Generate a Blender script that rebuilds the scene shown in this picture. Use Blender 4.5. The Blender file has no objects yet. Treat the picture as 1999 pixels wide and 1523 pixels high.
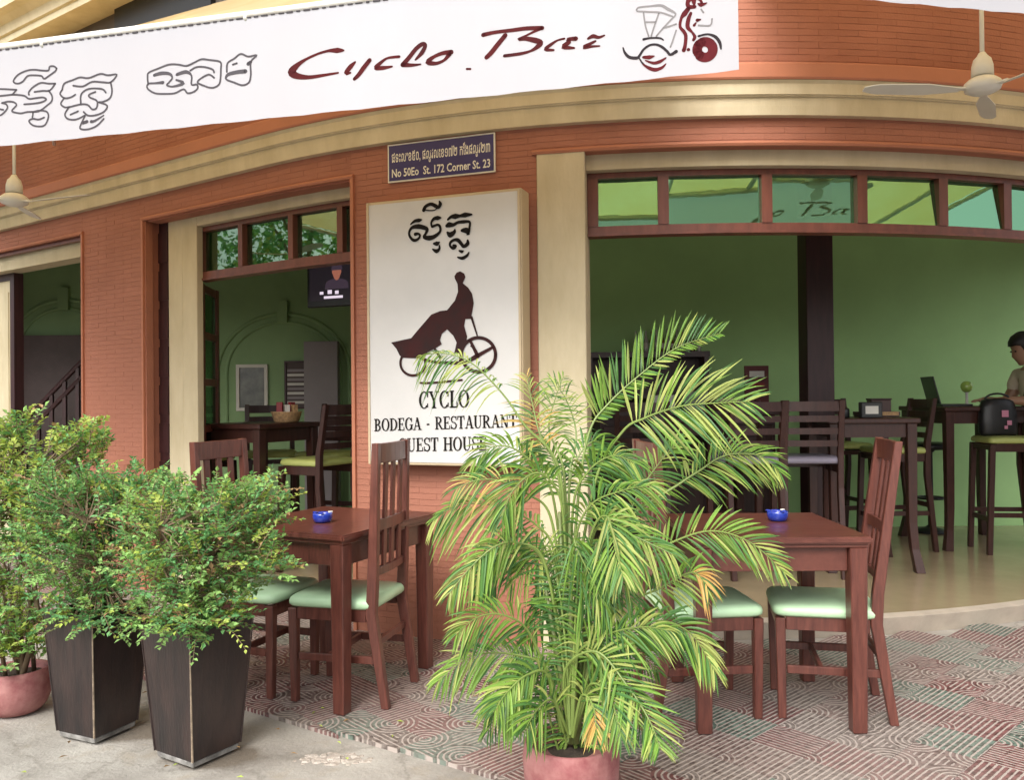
import bpy, bmesh, math, random
from mathutils import Vector, Matrix
from mathutils.geometry import tessellate_polygon
random.seed(7)
sc = bpy.context.scene
COL = sc.collection

# ---------------------------------------------------------------- camera, sky, sun, exposure
CAM_H = 1.33; FOC = 1650.0; PITCH = math.atan(14 / FOC); ROLL = 0.010
fwd = Vector((0, math.cos(PITCH), math.sin(PITCH)))
r0 = Vector((1, 0, 0)); u0 = Vector((0, -math.sin(PITCH), math.cos(PITCH)))
rgt = r0 * math.cos(ROLL) - u0 * math.sin(ROLL)
upv = u0 * math.cos(ROLL) + r0 * math.sin(ROLL)
EYE = Vector((0, 0, CAM_H))
cam_d = bpy.data.cameras.new('camera'); cam = bpy.data.objects.new('camera', cam_d); COL.objects.link(cam)
cam_d.sensor_width = 36; cam_d.lens = 36 * FOC / 1999; cam_d.clip_start = 0.05; cam_d.clip_end = 600
cam.matrix_world = Matrix(((rgt.x, upv.x, -fwd.x, 0), (rgt.y, upv.y, -fwd.y, 0), (rgt.z, upv.z, -fwd.z, CAM_H), (0, 0, 0, 1)))
sc.camera = cam
w = bpy.data.worlds.new('World'); sc.world = w; w.use_nodes = True
nt = w.node_tree; nt.nodes.clear()
SUN_EL, SUN_AZ = math.radians(44), math.radians(203)      # azimuth clockwise from +Y: high behind the camera, a little to the left
sky = nt.nodes.new('ShaderNodeTexSky'); sky.sky_type = 'NISHITA'; sky.sun_disc = False
sky.sun_elevation = SUN_EL; sky.sun_rotation = SUN_AZ; sky.air_density = 1.0; sky.dust_density = 4.0
hs = nt.nodes.new('ShaderNodeHueSaturation'); hs.inputs['Saturation'].default_value = 0.30
bg = nt.nodes.new('ShaderNodeBackground'); bg.inputs['Strength'].default_value = 0.15
wo = nt.nodes.new('ShaderNodeOutputWorld')
nt.links.new(sky.outputs[0], hs.inputs['Color']); nt.links.new(hs.outputs[0], bg.inputs['Color']); nt.links.new(bg.outputs[0], wo.inputs['Surface'])
sd = bpy.data.lights.new('sun', 'SUN'); sd.energy = 1.5; sd.angle = math.radians(38); sd.color = (1.0, 0.975, 0.93)
so = bpy.data.objects.new('sun', sd); COL.objects.link(so)
sdir = Vector((math.sin(SUN_AZ) * math.cos(SUN_EL), math.cos(SUN_AZ) * math.cos(SUN_EL), math.sin(SUN_EL)))
so.rotation_euler = sdir.to_track_quat('Z', 'Y').to_euler(); so.location = (-3, -6, 9)
sc.view_settings.view_transform = 'Standard'; sc.view_settings.look = 'None'
sc.view_settings.exposure = 1.0; sc.view_settings.gamma = 1.0
sc.render.engine = 'CYCLES'
cy = sc.cycles
cy.use_denoising = True; cy.max_bounces = 10; cy.diffuse_bounces = 5; cy.glossy_bounces = 4; cy.transparent_max_bounces = 16
cy.sample_clamp_indirect = 8; cy.caustics_reflective = False; cy.caustics_refractive = False

# ---------------------------------------------------------------- measuring helpers (photograph sight lines to places in the world)
def ray(px, py):
    return (fwd * FOC + rgt * (px - 999.5) - upv * (py - 761.5)).normalized()
def at_z(px, py, z):
    d = ray(px, py); return EYE + d * ((z - CAM_H) / d.z)
def at_y(px, py, y):
    d = ray(px, py); return EYE + d * (y / d.y)
def on_plane(px, py, o, n):
    d = ray(px, py); return EYE + d * ((o - EYE).dot(n) / d.dot(n))
# facade plan: a straight stretch on the left that turns into an arc round the street corner
CX, CY, RAD = 1.25, 9.25, 4.9
PH0 = -0.597
TX, TY = CX + RAD * math.sin(PH0), CY - RAD * math.cos(PH0)
def path(s, off=0.0):
    if s <= 0:
        return Vector((TX + s * math.cos(PH0) + off * math.sin(PH0), TY + s * math.sin(PH0) - off * math.cos(PH0)))
    p = PH0 + s / RAD
    return Vector((CX + (RAD + off) * math.sin(p), CY - (RAD + off) * math.cos(p)))
def ang(s): return PH0 if s <= 0 else PH0 + s / RAD
def P(s, off, z):
    p = path(s, off); return Vector((p.x, p.y, z))
def S(px, py=600, off=0.0):
    d = ray(px, py); lo, hi = -7.0, 6.6
    f = lambda s: (lambda p: p.x * d.y - p.y * d.x)(path(s, off))
    for _ in range(60):
        m = (lo + hi) / 2
        if f(m) < 0: lo = m
        else: hi = m
    return lo
def Z(px, py, off=0.0):
    d = ray(px, py); p = path(S(px, py, off), off)
    return CAM_H + d.z * p.length / math.hypot(d.x, d.y)

# ---------------------------------------------------------------- object helpers
class MB:
    def __init__(s): s.v = []; s.f = []; s.m = []; s.uv = None
    def add(s, vs, fs, mi=0):
        b = len(s.v); s.v += [tuple(v) for v in vs]
        for f in fs: s.f.append([b + i for i in f]); s.m.append(mi)
    def box(s, c, size, ax=None, mi=0):
        c = Vector(c); h = Vector(size) / 2
        X, Y, Zz = ax if ax else (Vector((1, 0, 0)), Vector((0, 1, 0)), Vector((0, 0, 1)))
        vs = [c + X * (h.x * i) + Y * (h.y * j) + Zz * (h.z * k) for k in (-1, 1) for j in (-1, 1) for i in (-1, 1)]
        s.add(vs, [(0, 2, 3, 1), (4, 5, 7, 6), (0, 1, 5, 4), (2, 6, 7, 3), (0, 4, 6, 2), (1, 3, 7, 5)], mi)
    def hexa(s, lo, hi, mi=0):            # two quads (same winding) joined
        s.add(list(lo) + list(hi), [(3, 2, 1, 0), (4, 5, 6, 7), (0, 1, 5, 4), (1, 2, 6, 5), (2, 3, 7, 6), (3, 0, 4, 7)], mi)
    def bar(s, pts, a, wa, b, wb, mi=0):  # rectangular section swept along pts, section axes a and b
        a = Vector(a); b = Vector(b); n = len(pts); vs = []
        for i, p in enumerate(pts):
            p = Vector(p); ka = wa[i] if isinstance(wa, (list, tuple)) else wa; kb = wb[i] if isinstance(wb, (list, tuple)) else wb
            vs += [p + a * (x * ka / 2) + b * (y * kb / 2) for x, y in ((-1, -1), (1, -1), (1, 1), (-1, 1))]
        fs = [(3, 2, 1, 0), tuple(4 * (n - 1) + k for k in range(4))]
        for i in range(n - 1):
            for k in range(4):
                fs.append((4 * i + k, 4 * i + (k + 1) % 4, 4 * i + 4 + (k + 1) % 4, 4 * i + 4 + k))
        s.add(vs, fs, mi)
    def tube(s, pts, rad, n=8, mi=0, cap=True):
        pts = [Vector(p) for p in pts]; vs = []; m = len(pts); ref = None
        for i, p in enumerate(pts):
            t = (pts[min(i + 1, m - 1)] - pts[max(i - 1, 0)]).normalized()
            if ref is None: ref = t.orthogonal().normalized()
            ref = (ref - t * ref.dot(t)).normalized(); q = t.cross(ref)
            r = rad[i] if isinstance(rad, (list, tuple)) else rad
            vs += [p + (ref * math.cos(2 * math.pi * k / n) + q * math.sin(2 * math.pi * k / n)) * r for k in range(n)]
        fs = []
        for i in range(m - 1):
            for k in range(n):
                fs.append((i * n + k, i * n + (k + 1) % n, i * n + n + (k + 1) % n, i * n + n + k))
        if cap: fs += [tuple(range(n))[::-1], tuple((m - 1) * n + k for k in range(n))]
        s.add(vs, fs, mi)
    def lathe(s, c, prof, n=24, mi=0, cap=True):
        c = Vector(c); m = len(prof); vs = []
        for r, z in prof: vs += [c + Vector((r * math.cos(2 * math.pi * k / n), r * math.sin(2 * math.pi * k / n), z)) for k in range(n)]
        fs = []
        for i in range(m - 1):
            for k in range(n): fs.append((i * n + k, i * n + (k + 1) % n, i * n + n + (k + 1) % n, i * n + n + k))
        if cap: fs += [tuple(range(n))[::-1], tuple((m - 1) * n + k for k in range(n))]
        s.add(vs, fs, mi)
    def mesh(s, name, mats, smooth=False, bevel=0.0, seg=1, recalc=False):
        me = bpy.data.meshes.new(name); me.from_pydata(s.v, [], s.f); me.update()
        for m in (mats if isinstance(mats, (list, tuple)) else [mats]): me.materials.append(m)
        for p, mi in zip(me.polygons, s.m): p.material_index = mi
        if bevel or recalc:
            bm = bmesh.new(); bm.from_mesh(me)
            if recalc: bmesh.ops.recalc_face_normals(bm, faces=bm.faces)
            if bevel: bmesh.ops.bevel(bm, geom=bm.edges[:], offset=bevel, segments=seg, affect='EDGES', clamp_overlap=True)
            bm.to_mesh(me); bm.free()
        if smooth:
            for p in me.polygons: p.use_smooth = True
        return me
    def obj(s, name, mats, parent=None, **k):
        return link(name, s.mesh(name, mats, **k), parent)
def link(name, me, parent=None):
    o = bpy.data.objects.new(name, me); COL.objects.link(o)
    if parent is not None: o.parent = parent
    return o
def tag(o, label=None, cat=None, group=None, kind=None):
    if label: o['label'] = label
    if cat: o['category'] = cat
    if group: o['group'] = group
    if kind: o['kind'] = kind
    return o
def thing(name, label, cat, loc=(0, 0, 0), rz=0.0, group=None):
    o = bpy.data.objects.new(name, None); COL.objects.link(o); o.empty_display_size = 0.1
    o.location = loc; o.rotation_euler = (0, 0, rz)
    return tag(o, label, cat, group)
def local(mb, root):                      # world-space mesh data -> the thing's own space
    M = (Matrix.Translation(root.location) @ root.rotation_euler.to_matrix().to_4x4()).inverted()
    mb.v = [tuple(M @ Vector(v)) for v in mb.v]; return mb
def copy_tree(o, parent=None):
    c = o.copy(); COL.objects.link(c); c.parent = parent
    for ch in list(o.children): copy_tree(ch, c)
    return c

# ---------------------------------------------------------------- materials
def mat(name, col, rough=0.6, var=0.15, vscale=6.0, bump=0.0, bscale=60.0, spec=0.5, col2=None, stretch=None, island=0.0, trans=0.0, coat=0.0, metal=0.0, coords='Object'):
    m = bpy.data.materials.new(name); m.use_nodes = True; t = m.node_tree; n = t.nodes; L = t.links
    b = n['Principled BSDF']; b.inputs['Roughness'].default_value = rough; b.inputs['Specular IOR Level'].default_value = spec
    b.inputs['Metallic'].default_value = metal; b.inputs['Coat Weight'].default_value = coat
    tc = n.new('ShaderNodeTexCoord'); mp = n.new('ShaderNodeMapping'); L.new(tc.outputs[coords], mp.inputs['Vector'])
    if stretch: mp.inputs['Scale'].default_value = stretch
    no = n.new('ShaderNodeTexNoise'); no.inputs['Scale'].default_value = vscale; no.inputs['Detail'].default_value = 6; no.inputs['Roughness'].default_value = 0.62
    L.new(mp.outputs[0], no.inputs['Vector'])
    ra = n.new('ShaderNodeValToRGB'); c = Vector(col); c2 = Vector(col2) if col2 else c * (1 + var)
    c1 = c if col2 else c * (1 - var)
    ra.color_ramp.elements[0].position = 0.3; ra.color_ramp.elements[1].position = 0.7
    ra.color_ramp.elements[0].color = (*c1, 1); ra.color_ramp.elements[1].color = (*c2, 1)
    L.new(no.outputs['Fac'], ra.inputs['Fac']); out = ra.outputs['Color']
    if island:
        g = n.new('ShaderNodeNewGeometry'); h = n.new('ShaderNodeHueSaturation')
        mr = n.new('ShaderNodeMapRange'); mr.inputs['To Min'].default_value = 1 - island; mr.inputs['To Max'].default_value = 1 + island
        L.new(g.outputs['Random Per Island'], mr.inputs['Value']); L.new(mr.outputs[0], h.inputs['Value']); L.new(out, h.inputs['Color'])
        out = h.outputs['Color']
    L.new(out, b.inputs['Base Color'])
    if bump:
        n2 = n.new('ShaderNodeTexNoise'); n2.inputs['Scale'].default_value = bscale; n2.inputs['Detail'].default_value = 4
        L.new(mp.outputs[0], n2.inputs['Vector'])
        bp = n.new('ShaderNodeBump'); bp.inputs['Strength'].default_value = bump; bp.inputs['Distance'].default_value = 0.01
        L.new(n2.outputs['Fac'], bp.inputs['Height']); L.new(bp.outputs[0], b.inputs['Normal'])
    if trans:
        tr = n.new('ShaderNodeBsdfTranslucent'); mx = n.new('ShaderNodeMixShader'); mx.inputs[0].default_value = trans
        L.new(out, tr.inputs['Color']); L.new(b.outputs[0], mx.inputs[1]); L.new(tr.outputs[0], mx.inputs[2]); L.new(mx.outputs[0], n['Material Output'].inputs['Surface'])
    return m
def flat(name, col, rough=0.5, **k): return mat(name, col, rough, var=k.pop('var', 0.06), **k)
M = {}
M['brick'] = mat('painted_brick', (0.325, 0.130, 0.083), 0.7, vscale=2.2, col2=(0.40, 0.168, 0.112), bump=0.2, bscale=90, island=0.035, spec=0.3)
M['mortar'] = mat('painted_mortar', (0.33, 0.125, 0.078), 0.8, vscale=4, var=0.12)
M['band'] = mat('orange_plaster', (0.42, 0.16, 0.09), 0.6, vscale=2.5, var=0.1, bump=0.08, bscale=40)
M['cream'] = mat('cream_plaster', (0.49, 0.42, 0.275), 0.82, vscale=2.4, col2=(0.62, 0.545, 0.385), bump=0.12, bscale=30, spec=0.25, stretch=(2.5, 2.5, 0.8))
M['frame'] = mat('red_brown_timber', (0.16, 0.050, 0.033), 0.4, vscale=7, var=0.25, stretch=(3, 3, 0.5))
M['maroon'] = mat('dark_maroon_timber', (0.036, 0.011, 0.012), 0.45, vscale=9, var=0.35, stretch=(4, 4, 0.5), bump=0.1)
M['wood'] = mat('stained_wood', (0.066, 0.018, 0.013), 0.33, vscale=9, col2=(0.145, 0.046, 0.032), stretch=(1, 7, 1), bump=0.03, bscale=120, coat=0.15)
M['wood_v'] = mat('stained_wood_upright', (0.066, 0.018, 0.013), 0.36, vscale=9, col2=(0.145, 0.046, 0.032), stretch=(7, 7, 0.8), bump=0.03, bscale=120, coat=0.12)
M['wood_dark'] = mat('dark_interior_wood', (0.045, 0.016, 0.012), 0.35, vscale=9, var=0.3, stretch=(5, 5, 0.8))
M['mint'] = mat('mint_vinyl', (0.46, 0.66, 0.42), 0.38, vscale=5, var=0.07, bump=0.05, bscale=25)
M['lime'] = mat('lime_vinyl', (0.42, 0.47, 0.15), 0.4, vscale=5, var=0.08)
M['violet'] = mat('grey_violet_vinyl', (0.22, 0.20, 0.26), 0.4, vscale=5, var=0.08)
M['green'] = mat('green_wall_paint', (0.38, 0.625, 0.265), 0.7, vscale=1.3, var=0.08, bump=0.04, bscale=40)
M['green_dim'] = mat('green_wall_paint_shaded', (0.22, 0.345, 0.165), 0.75, vscale=1.3, var=0.12, bump=0.04, bscale=40)  # same wall paint darkened, dimness of the left room put into the colour
M['ceil'] = mat('interior_ceiling_paint', (0.66, 0.70, 0.55), 0.8, var=0.04)
M['floor_in'] = mat('polished_beige_floor', (0.32, 0.25, 0.15), 0.16, vscale=2.5, col2=(0.40, 0.315, 0.195))
M['step'] = mat('step_stone', (0.42, 0.36, 0.29), 0.7, vscale=8, var=0.12, bump=0.1)
M['white'] = mat('white_enamel', (0.72, 0.71, 0.64), 0.35, var=0.04)
M['steel'] = mat('dull_metal', (0.42, 0.42, 0.42), 0.35, metal=0.9, var=0.06)
M['black'] = flat('black_plastic', (0.012, 0.012, 0.013), 0.4)
M['ink'] = flat('black_sign_ink', (0.014, 0.012, 0.011), 0.6, spec=0.06)
M['ink_brown'] = mat('brown_sign_ink', (0.032, 0.020, 0.020), 0.6, vscale=14, col2=(0.055, 0.018, 0.018), spec=0.06)
M['maroon_ink'] = mat('maroon_ink', (0.085, 0.010, 0.013), 0.6, var=0.2, vscale=12, spec=0.06)
M['grey_ink'] = flat('grey_ink', (0.075, 0.068, 0.075), 0.6, spec=0.06)
M['pale_ink'] = flat('pale_grey_ink', (0.20, 0.19, 0.19), 0.6, spec=0.06)
M['dark_ink'] = flat('charcoal_ink', (0.028, 0.022, 0.025), 0.6, spec=0.06)
M['red_ink'] = mat('red_brown_ink', (0.085, 0.010, 0.010), 0.6, vscale=10, col2=(0.045, 0.008, 0.010), spec=0.06)
M['sign_face'] = mat('sign_acrylic', (0.53, 0.525, 0.515), 0.22, vscale=1.6, col2=(0.62, 0.61, 0.595))
M['sign_case'] = mat('sign_casing', (0.50, 0.40, 0.26), 0.45, var=0.06)
M['blue_plate'] = mat('blue_enamel', (0.022, 0.016, 0.12), 0.3, var=0.1)
M['blue_glass'] = flat('cobalt_ceramic', (0.012, 0.035, 0.30), 0.12, coat=0.6)
M['red_pot'] = mat('red_painted_concrete', (0.20, 0.045, 0.050), 0.75, vscale=12, col2=(0.40, 0.19, 0.175), bump=0.25, bscale=45)
M['planter'] = mat('weathered_planter', (0.009, 0.008, 0.009), 0.33, vscale=6, col2=(0.040, 0.024, 0.021), stretch=(2.0, 2.0, 0.5), bump=0.2, bscale=50)
M['planter_edge'] = mat('pale_planter_edge', (0.22, 0.17, 0.12), 0.6, vscale=16, var=0.5)
M['planter_base'] = mat('chalky_planter_base', (0.34, 0.33, 0.31), 0.8, vscale=18, col2=(0.06, 0.055, 0.05))
M['soil'] = mat('potting_soil', (0.035, 0.024, 0.016), 0.95, vscale=30, var=0.4, bump=0.6)
M['bark'] = mat('shrub_bark', (0.17, 0.12, 0.07), 0.8, vscale=25, var=0.3)
M['leaf_a'] = mat('shrub_leaf_bright', (0.24, 0.45, 0.12), 0.5, vscale=5, col2=(0.36, 0.56, 0.19), island=0.30, trans=0.45, spec=0.3)
M['leaf_b'] = mat('shrub_leaf_yellow', (0.34, 0.44, 0.08), 0.5, vscale=5, col2=(0.46, 0.54, 0.13), island=0.35, trans=0.45, spec=0.3)
M['leaf_c'] = mat('shrub_leaf_deep', (0.12, 0.32, 0.11), 0.5, vscale=5, col2=(0.20, 0.42, 0.16), island=0.30, trans=0.4, spec=0.3)
M['twig'] = mat('dry_twig_leaf', (0.26, 0.16, 0.07), 0.6, island=0.3, trans=0.2)
M['palm_g'] = mat('palm_green', (0.12, 0.25, 0.035), 0.48, vscale=4, col2=(0.20, 0.32, 0.05), island=0.34, trans=0.3, spec=0.35)
M['palm_d'] = mat('palm_deep_green', (0.05, 0.14, 0.035), 0.4, vscale=4, col2=(0.09, 0.20, 0.045), island=0.34, trans=0.3, spec=0.35)
M['palm_y'] = mat('palm_yellow', (0.26, 0.34, 0.07), 0.5, vscale=4, col2=(0.40, 0.43, 0.13), island=0.25, trans=0.3, spec=0.35)
M['palm_o'] = mat('palm_dry_orange', (0.50, 0.26, 0.06), 0.5, vscale=4, col2=(0.46, 0.36, 0.10), island=0.25, trans=0.25)
M['cane'] = mat('palm_cane', (0.09, 0.13, 0.035), 0.5, vscale=14, col2=(0.16, 0.17, 0.06))
M['rachis'] = mat('palm_stalk', (0.15, 0.21, 0.045), 0.5, vscale=8, var=0.2)
M['skin'] = mat('tan_skin', (0.34, 0.19, 0.12), 0.5, var=0.06)
M['hair'] = flat('black_hair', (0.012, 0.010, 0.010), 0.5)
M['shirt'] = mat('beige_cotton', (0.62, 0.53, 0.40), 0.85, var=0.06, bump=0.1, bscale=30)
M['khaki'] = mat('khaki_cotton', (0.45, 0.35, 0.20), 0.85, var=0.08)
M['tan_basket'] = mat('woven_straw', (0.45, 0.28, 0.14), 0.8, vscale=60, var=0.4)
M['paper'] = flat('pale_paper', (0.62, 0.60, 0.55), 0.7)
M['grey_panel'] = mat('grey_panel_paint', (0.26, 0.23, 0.24), 0.6, var=0.06)
M['dark_panel'] = mat('mauve_panel', (0.085, 0.062, 0.060), 0.7, var=0.15)
M['red_cloth'] = flat('crimson_plastic', (0.22, 0.015, 0.02), 0.5)
M['green_glass'] = flat('green_globe_glass', (0.34, 0.50, 0.10), 0.08, coat=0.5)
M['canvas'] = mat('awning_canvas', (0.70, 0.48, 0.21), 0.8, vscale=1.5, col2=(0.77, 0.61, 0.35), trans=0.5)
M['vinyl'] = mat('banner_vinyl', (0.53, 0.53, 0.565), 0.55, vscale=1.5, var=0.03, bump=0.6, bscale=4, stretch=(1, 1, .25), trans=0.35)
M['hem'] = mat('banner_hem', (0.62, 0.58, 0.50), 0.7, vscale=25, col2=(0.80, 0.79, 0.75))
M['shade'] = mat('shade_grey_brown', (0.10, 0.08, 0.065), 0.85, vscale=3, var=0.2)  # shadow on the upper wall put into the colour; roof shares it
M['asphalt'] = mat('street_asphalt', (0.055, 0.054, 0.052), 0.9, vscale=30, var=0.2, bump=0.3, bscale=200)

def emission(name, col, s):
    m = bpy.data.materials.new(name); m.use_nodes = True; b = m.node_tree.nodes['Principled BSDF']
    b.inputs['Base Color'].default_value = (0, 0, 0, 1); b.inputs['Emission Color'].default_value = (*col, 1); b.inputs['Emission Strength'].default_value = s
    return m
def glass(name, tint, refl, gl):
    m = bpy.data.materials.new(name); m.use_nodes = True; t = m.node_tree; n = t.nodes; n.clear()
    g = n.new('ShaderNodeBsdfGlossy'); g.inputs['Roughness'].default_value = 0.012; g.inputs['Color'].default_value = (*gl, 1)
    tr = n.new('ShaderNodeBsdfTransparent'); tr.inputs['Color'].default_value = (*tint, 1)
    no = n.new('ShaderNodeTexNoise'); no.inputs['Scale'].default_value = 3.0
    bp = n.new('ShaderNodeBump'); bp.inputs['Strength'].default_value = 0.02; bp.inputs['Distance'].default_value = 0.01
    t.links.new(no.outputs['Fac'], bp.inputs['Height']); t.links.new(bp.outputs[0], g.inputs['Normal'])
    mx = n.new('ShaderNodeMixShader'); mx.inputs[0].default_value = refl; o = n.new('ShaderNodeOutputMaterial')
    t.links.new(tr.outputs[0], mx.inputs[1]); t.links.new(g.outputs[0], mx.inputs[2]); t.links.new(mx.outputs[0], o.inputs['Surface'])
    return m
M['pane'] = glass('green_mirror_glass', (0.30, 0.55, 0.36), 0.60, (0.36, 0.70, 0.42))
M['pane_dark'] = glass('green_clear_glass', (0.42, 0.56, 0.44), 0.26, (0.62, 0.82, 0.62))

def concrete_material():
    m = mat('pavement_concrete', (0.21, 0.19, 0.165), 0.85, vscale=2.6, col2=(0.39, 0.365, 0.325), bump=0.4, bscale=70)
    t = m.node_tree; n = t.nodes; L = t.links; b = n['Principled BSDF']; src = b.inputs['Base Color'].links[0].from_socket
    tc = n.new('ShaderNodeTexCoord'); last = src
    no = n.new('ShaderNodeTexNoise'); no.inputs['Scale'].default_value = 9; no.inputs['Detail'].default_value = 6; L.new(tc.outputs['Object'], no.inputs['Vector'])
    for (x, y, rx, ry, k) in WET:          # damp run-off stains round the pots
        mp = n.new('ShaderNodeMapping'); mp.inputs['Location'].default_value = (-x / rx, -y / ry, 0); mp.inputs['Scale'].default_value = (1 / rx, 1 / ry, 0)
        L.new(tc.outputs['Object'], mp.inputs['Vector'])
        ln = n.new('ShaderNodeVectorMath'); ln.operation = 'LENGTH'; L.new(mp.outputs[0], ln.inputs[0])
        ad = n.new('ShaderNodeMath'); ad.operation = 'MULTIPLY_ADD'; ad.inputs[1].default_value = 0.9; L.new(no.outputs['Fac'], ad.inputs[0]); L.new(ln.outputs['Value'], ad.inputs[2])
        mr = n.new('ShaderNodeMapRange'); mr.inputs['From Min'].default_value = 1.2; mr.inputs['From Max'].default_value = 1.5; mr.inputs['To Min'].default_value = k; mr.inputs['To Max'].default_value = 0
        L.new(ad.outputs[0], mr.inputs['Value'])
        mx = n.new('ShaderNodeMixRGB'); mx.inputs['Color2'].default_value = (0.10, 0.075, 0.05, 1); L.new(mr.outputs[0], mx.inputs['Fac']); L.new(last, mx.inputs['Color1']); last = mx.outputs[0]
    no2 = n.new('ShaderNodeTexNoise'); no2.inputs['Scale'].default_value = 4.5; no2.inputs['Detail'].default_value = 8; no2.inputs['Roughness'].default_value = 0.7; L.new(tc.outputs['Object'], no2.inputs['Vector'])
    mr = n.new('ShaderNodeMapRange'); mr.inputs['From Min'].default_value = 0.56; mr.inputs['From Max'].default_value = 0.72; mr.inputs['To Max'].default_value = 0.45; L.new(no2.outputs['Fac'], mr.inputs['Value'])
    mx = n.new('ShaderNodeMixRGB'); mx.inputs['Color2'].default_value = (0.27, 0.21, 0.13, 1); L.new(mr.outputs[0], mx.inputs['Fac']); L.new(last, mx.inputs['Color1'])
    vo = n.new('ShaderNodeTexVoronoi'); vo.feature = 'DISTANCE_TO_EDGE'; vo.inputs['Scale'].default_value = 1.15
    wa = n.new('ShaderNodeVectorMath'); wa.operation = 'MULTIPLY_ADD'; wa.inputs[1].default_value = (.35, .35, 0); L.new(no2.outputs['Color'], wa.inputs[0]); L.new(tc.outputs['Object'], wa.inputs[2]); L.new(wa.outputs[0], vo.inputs['Vector'])
    mk = n.new('ShaderNodeMapRange'); mk.inputs['From Min'].default_value = 0.004; mk.inputs['From Max'].default_value = 0.014; mk.inputs['To Min'].default_value = 0.28; mk.inputs['To Max'].default_value = 0; L.new(vo.outputs['Distance'], mk.inputs['Value'])
    mz = n.new('ShaderNodeMixRGB'); mz.inputs['Color2'].default_value = (0.10, 0.085, 0.065, 1); L.new(mk.outputs[0], mz.inputs['Fac']); L.new(mx.outputs[0], mz.inputs['Color1'])
    L.new(mz.outputs[0], b.inputs['Base Color'])
    return m
def tile_material(name, kind):
    """cement tile: raised pale ridges in stripes or concentric quarter rings, coloured hollows between them"""
    m = bpy.data.materials.new(name); m.use_nodes = True; t = m.node_tree; n = t.nodes; L = t.links; b = n['Principled BSDF']
    uv = n.new('ShaderNodeUVMap'); sp = n.new('ShaderNodeSeparateXYZ'); L.new(uv.outputs[0], sp.inputs[0])
    def mth(op, a, bb=None, c=None):
        k = n.new('ShaderNodeMath'); k.operation = op
        for i, q in enumerate((a, bb, c)):
            if q is None: continue
            if isinstance(q, (int, float)): k.inputs[i].default_value = q
            else: L.new(q, k.inputs[i])
        return k.outputs[0]
    u, v = sp.outputs[0], sp.outputs[1]
    N = 10.0
    stripe = mth('MULTIPLY', u, N)
    def dist(cx, cy):
        du = mth('SUBTRACT', u, cx); dv = mth('SUBTRACT', v, cy)
        return mth('SQRT', mth('ADD', mth('MULTIPLY', du, du), mth('MULTIPLY', dv, dv)))
    if kind == 'stripe':
        d1 = dist(0, 0); sel = mth('LESS_THAN', d1, 0.30)
        co = mth('ADD', mth('MULTIPLY', sel, mth('MULTIPLY', d1, N)), mth('MULTIPLY', mth('SUBTRACT', 1, sel), stripe))
    else:
        d1 = mth('MINIMUM', mth('MINIMUM', dist(0, 0), dist(1, 1)), mth('MINIMUM', dist(1, 0), dist(0, 1))); sel = mth('LESS_THAN', d1, 0.48)
        co = mth('ADD', mth('MULTIPLY', sel, mth('MULTIPLY', d1, N)), mth('MULTIPLY', mth('SUBTRACT', 1, sel), stripe))
    fr = mth('FRACT', mth('ADD', co, 0.5)); tri = mth('ABSOLUTE', mth('SUBTRACT', fr, 0.5))      # 0 on the ridge line
    tc = n.new('ShaderNodeTexCoord')
    wn = n.new('ShaderNodeTexNoise'); wn.inputs['Scale'].default_value = 26; wn.inputs['Detail'].default_value = 4; L.new(tc.outputs['Generated'], wn.inputs['Vector'])
    gm = n.new('ShaderNodeNewGeometry')
    wp = n.new('ShaderNodeTexNoise'); wp.inputs['Scale'].default_value = 1.1; wp.inputs['Detail'].default_value = 5; L.new(gm.outputs['Position'], wp.inputs['Vector'])
    dn = n.new('ShaderNodeTexNoise'); dn.inputs['Scale'].default_value = 42; dn.inputs['Detail'].default_value = 3; L.new(gm.outputs['Position'], dn.inputs['Vector'])
    rg = n.new('ShaderNodeMapRange'); rg.inputs['From Min'].default_value = 0.13; rg.inputs['From Max'].default_value = 0.24; rg.inputs['To Min'].default_value = 1; rg.inputs['To Max'].default_value = 0
    gap = mth('LESS_THAN', mth('FRACT', mth('MULTIPLY', v, 4.0)), 0.10)
    L.new(mth('ADD', mth('ADD', tri, mth('MULTIPLY', gap, 0.09)), mth('MULTIPLY', mth('SUBTRACT', dn.outputs['Fac'], 0.5), 0.20)), rg.inputs['Value'])
    oi = n.new('ShaderNodeObjectInfo'); ra = n.new('ShaderNodeValToRGB'); ra.color_ramp.interpolation = 'CONSTANT'
    cols = [(0.0, (0.18, 0.074, 0.07)), (0.26, (0.20, 0.14, 0.125)), (0.50, (0.125, 0.175, 0.14)), (0.70, (0.19, 0.16, 0.14)), (0.86, (0.145, 0.048, 0.048))]
    e = ra.color_ramp.elements; e[0].position, e[0].color = cols[0][0], (*cols[0][1], 1); e[1].position, e[1].color = cols[1][0], (*cols[1][1], 1)
    for p, c in cols[2:]: x = e.new(p); x.color = (*c, 1)
    L.new(oi.outputs['Random'], ra.inputs['Fac'])
    dk = n.new('ShaderNodeMixRGB'); dk.blend_type = 'MULTIPLY'; dk.inputs['Color2'].default_value = (0.30, 0.22, 0.21, 1)
    mr = n.new('ShaderNodeMapRange'); mr.inputs['From Min'].default_value = 0.44; mr.inputs['From Max'].default_value = 0.66; L.new(dn.outputs['Fac'], mr.inputs['Value'])
    L.new(mr.outputs[0], dk.inputs['Fac']); L.new(ra.outputs['Color'], dk.inputs['Color1'])
    dust = n.new('ShaderNodeMixRGB'); dust.inputs['Color2'].default_value = (0.245, 0.21, 0.185, 1)
    mr2 = n.new('ShaderNodeMapRange'); mr2.inputs['From Min'].default_value = 0.42; mr2.inputs['From Max'].default_value = 0.68; mr2.inputs['To Max'].default_value = 0.55; L.new(wp.outputs['Fac'], mr2.inputs['Value'])
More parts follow.
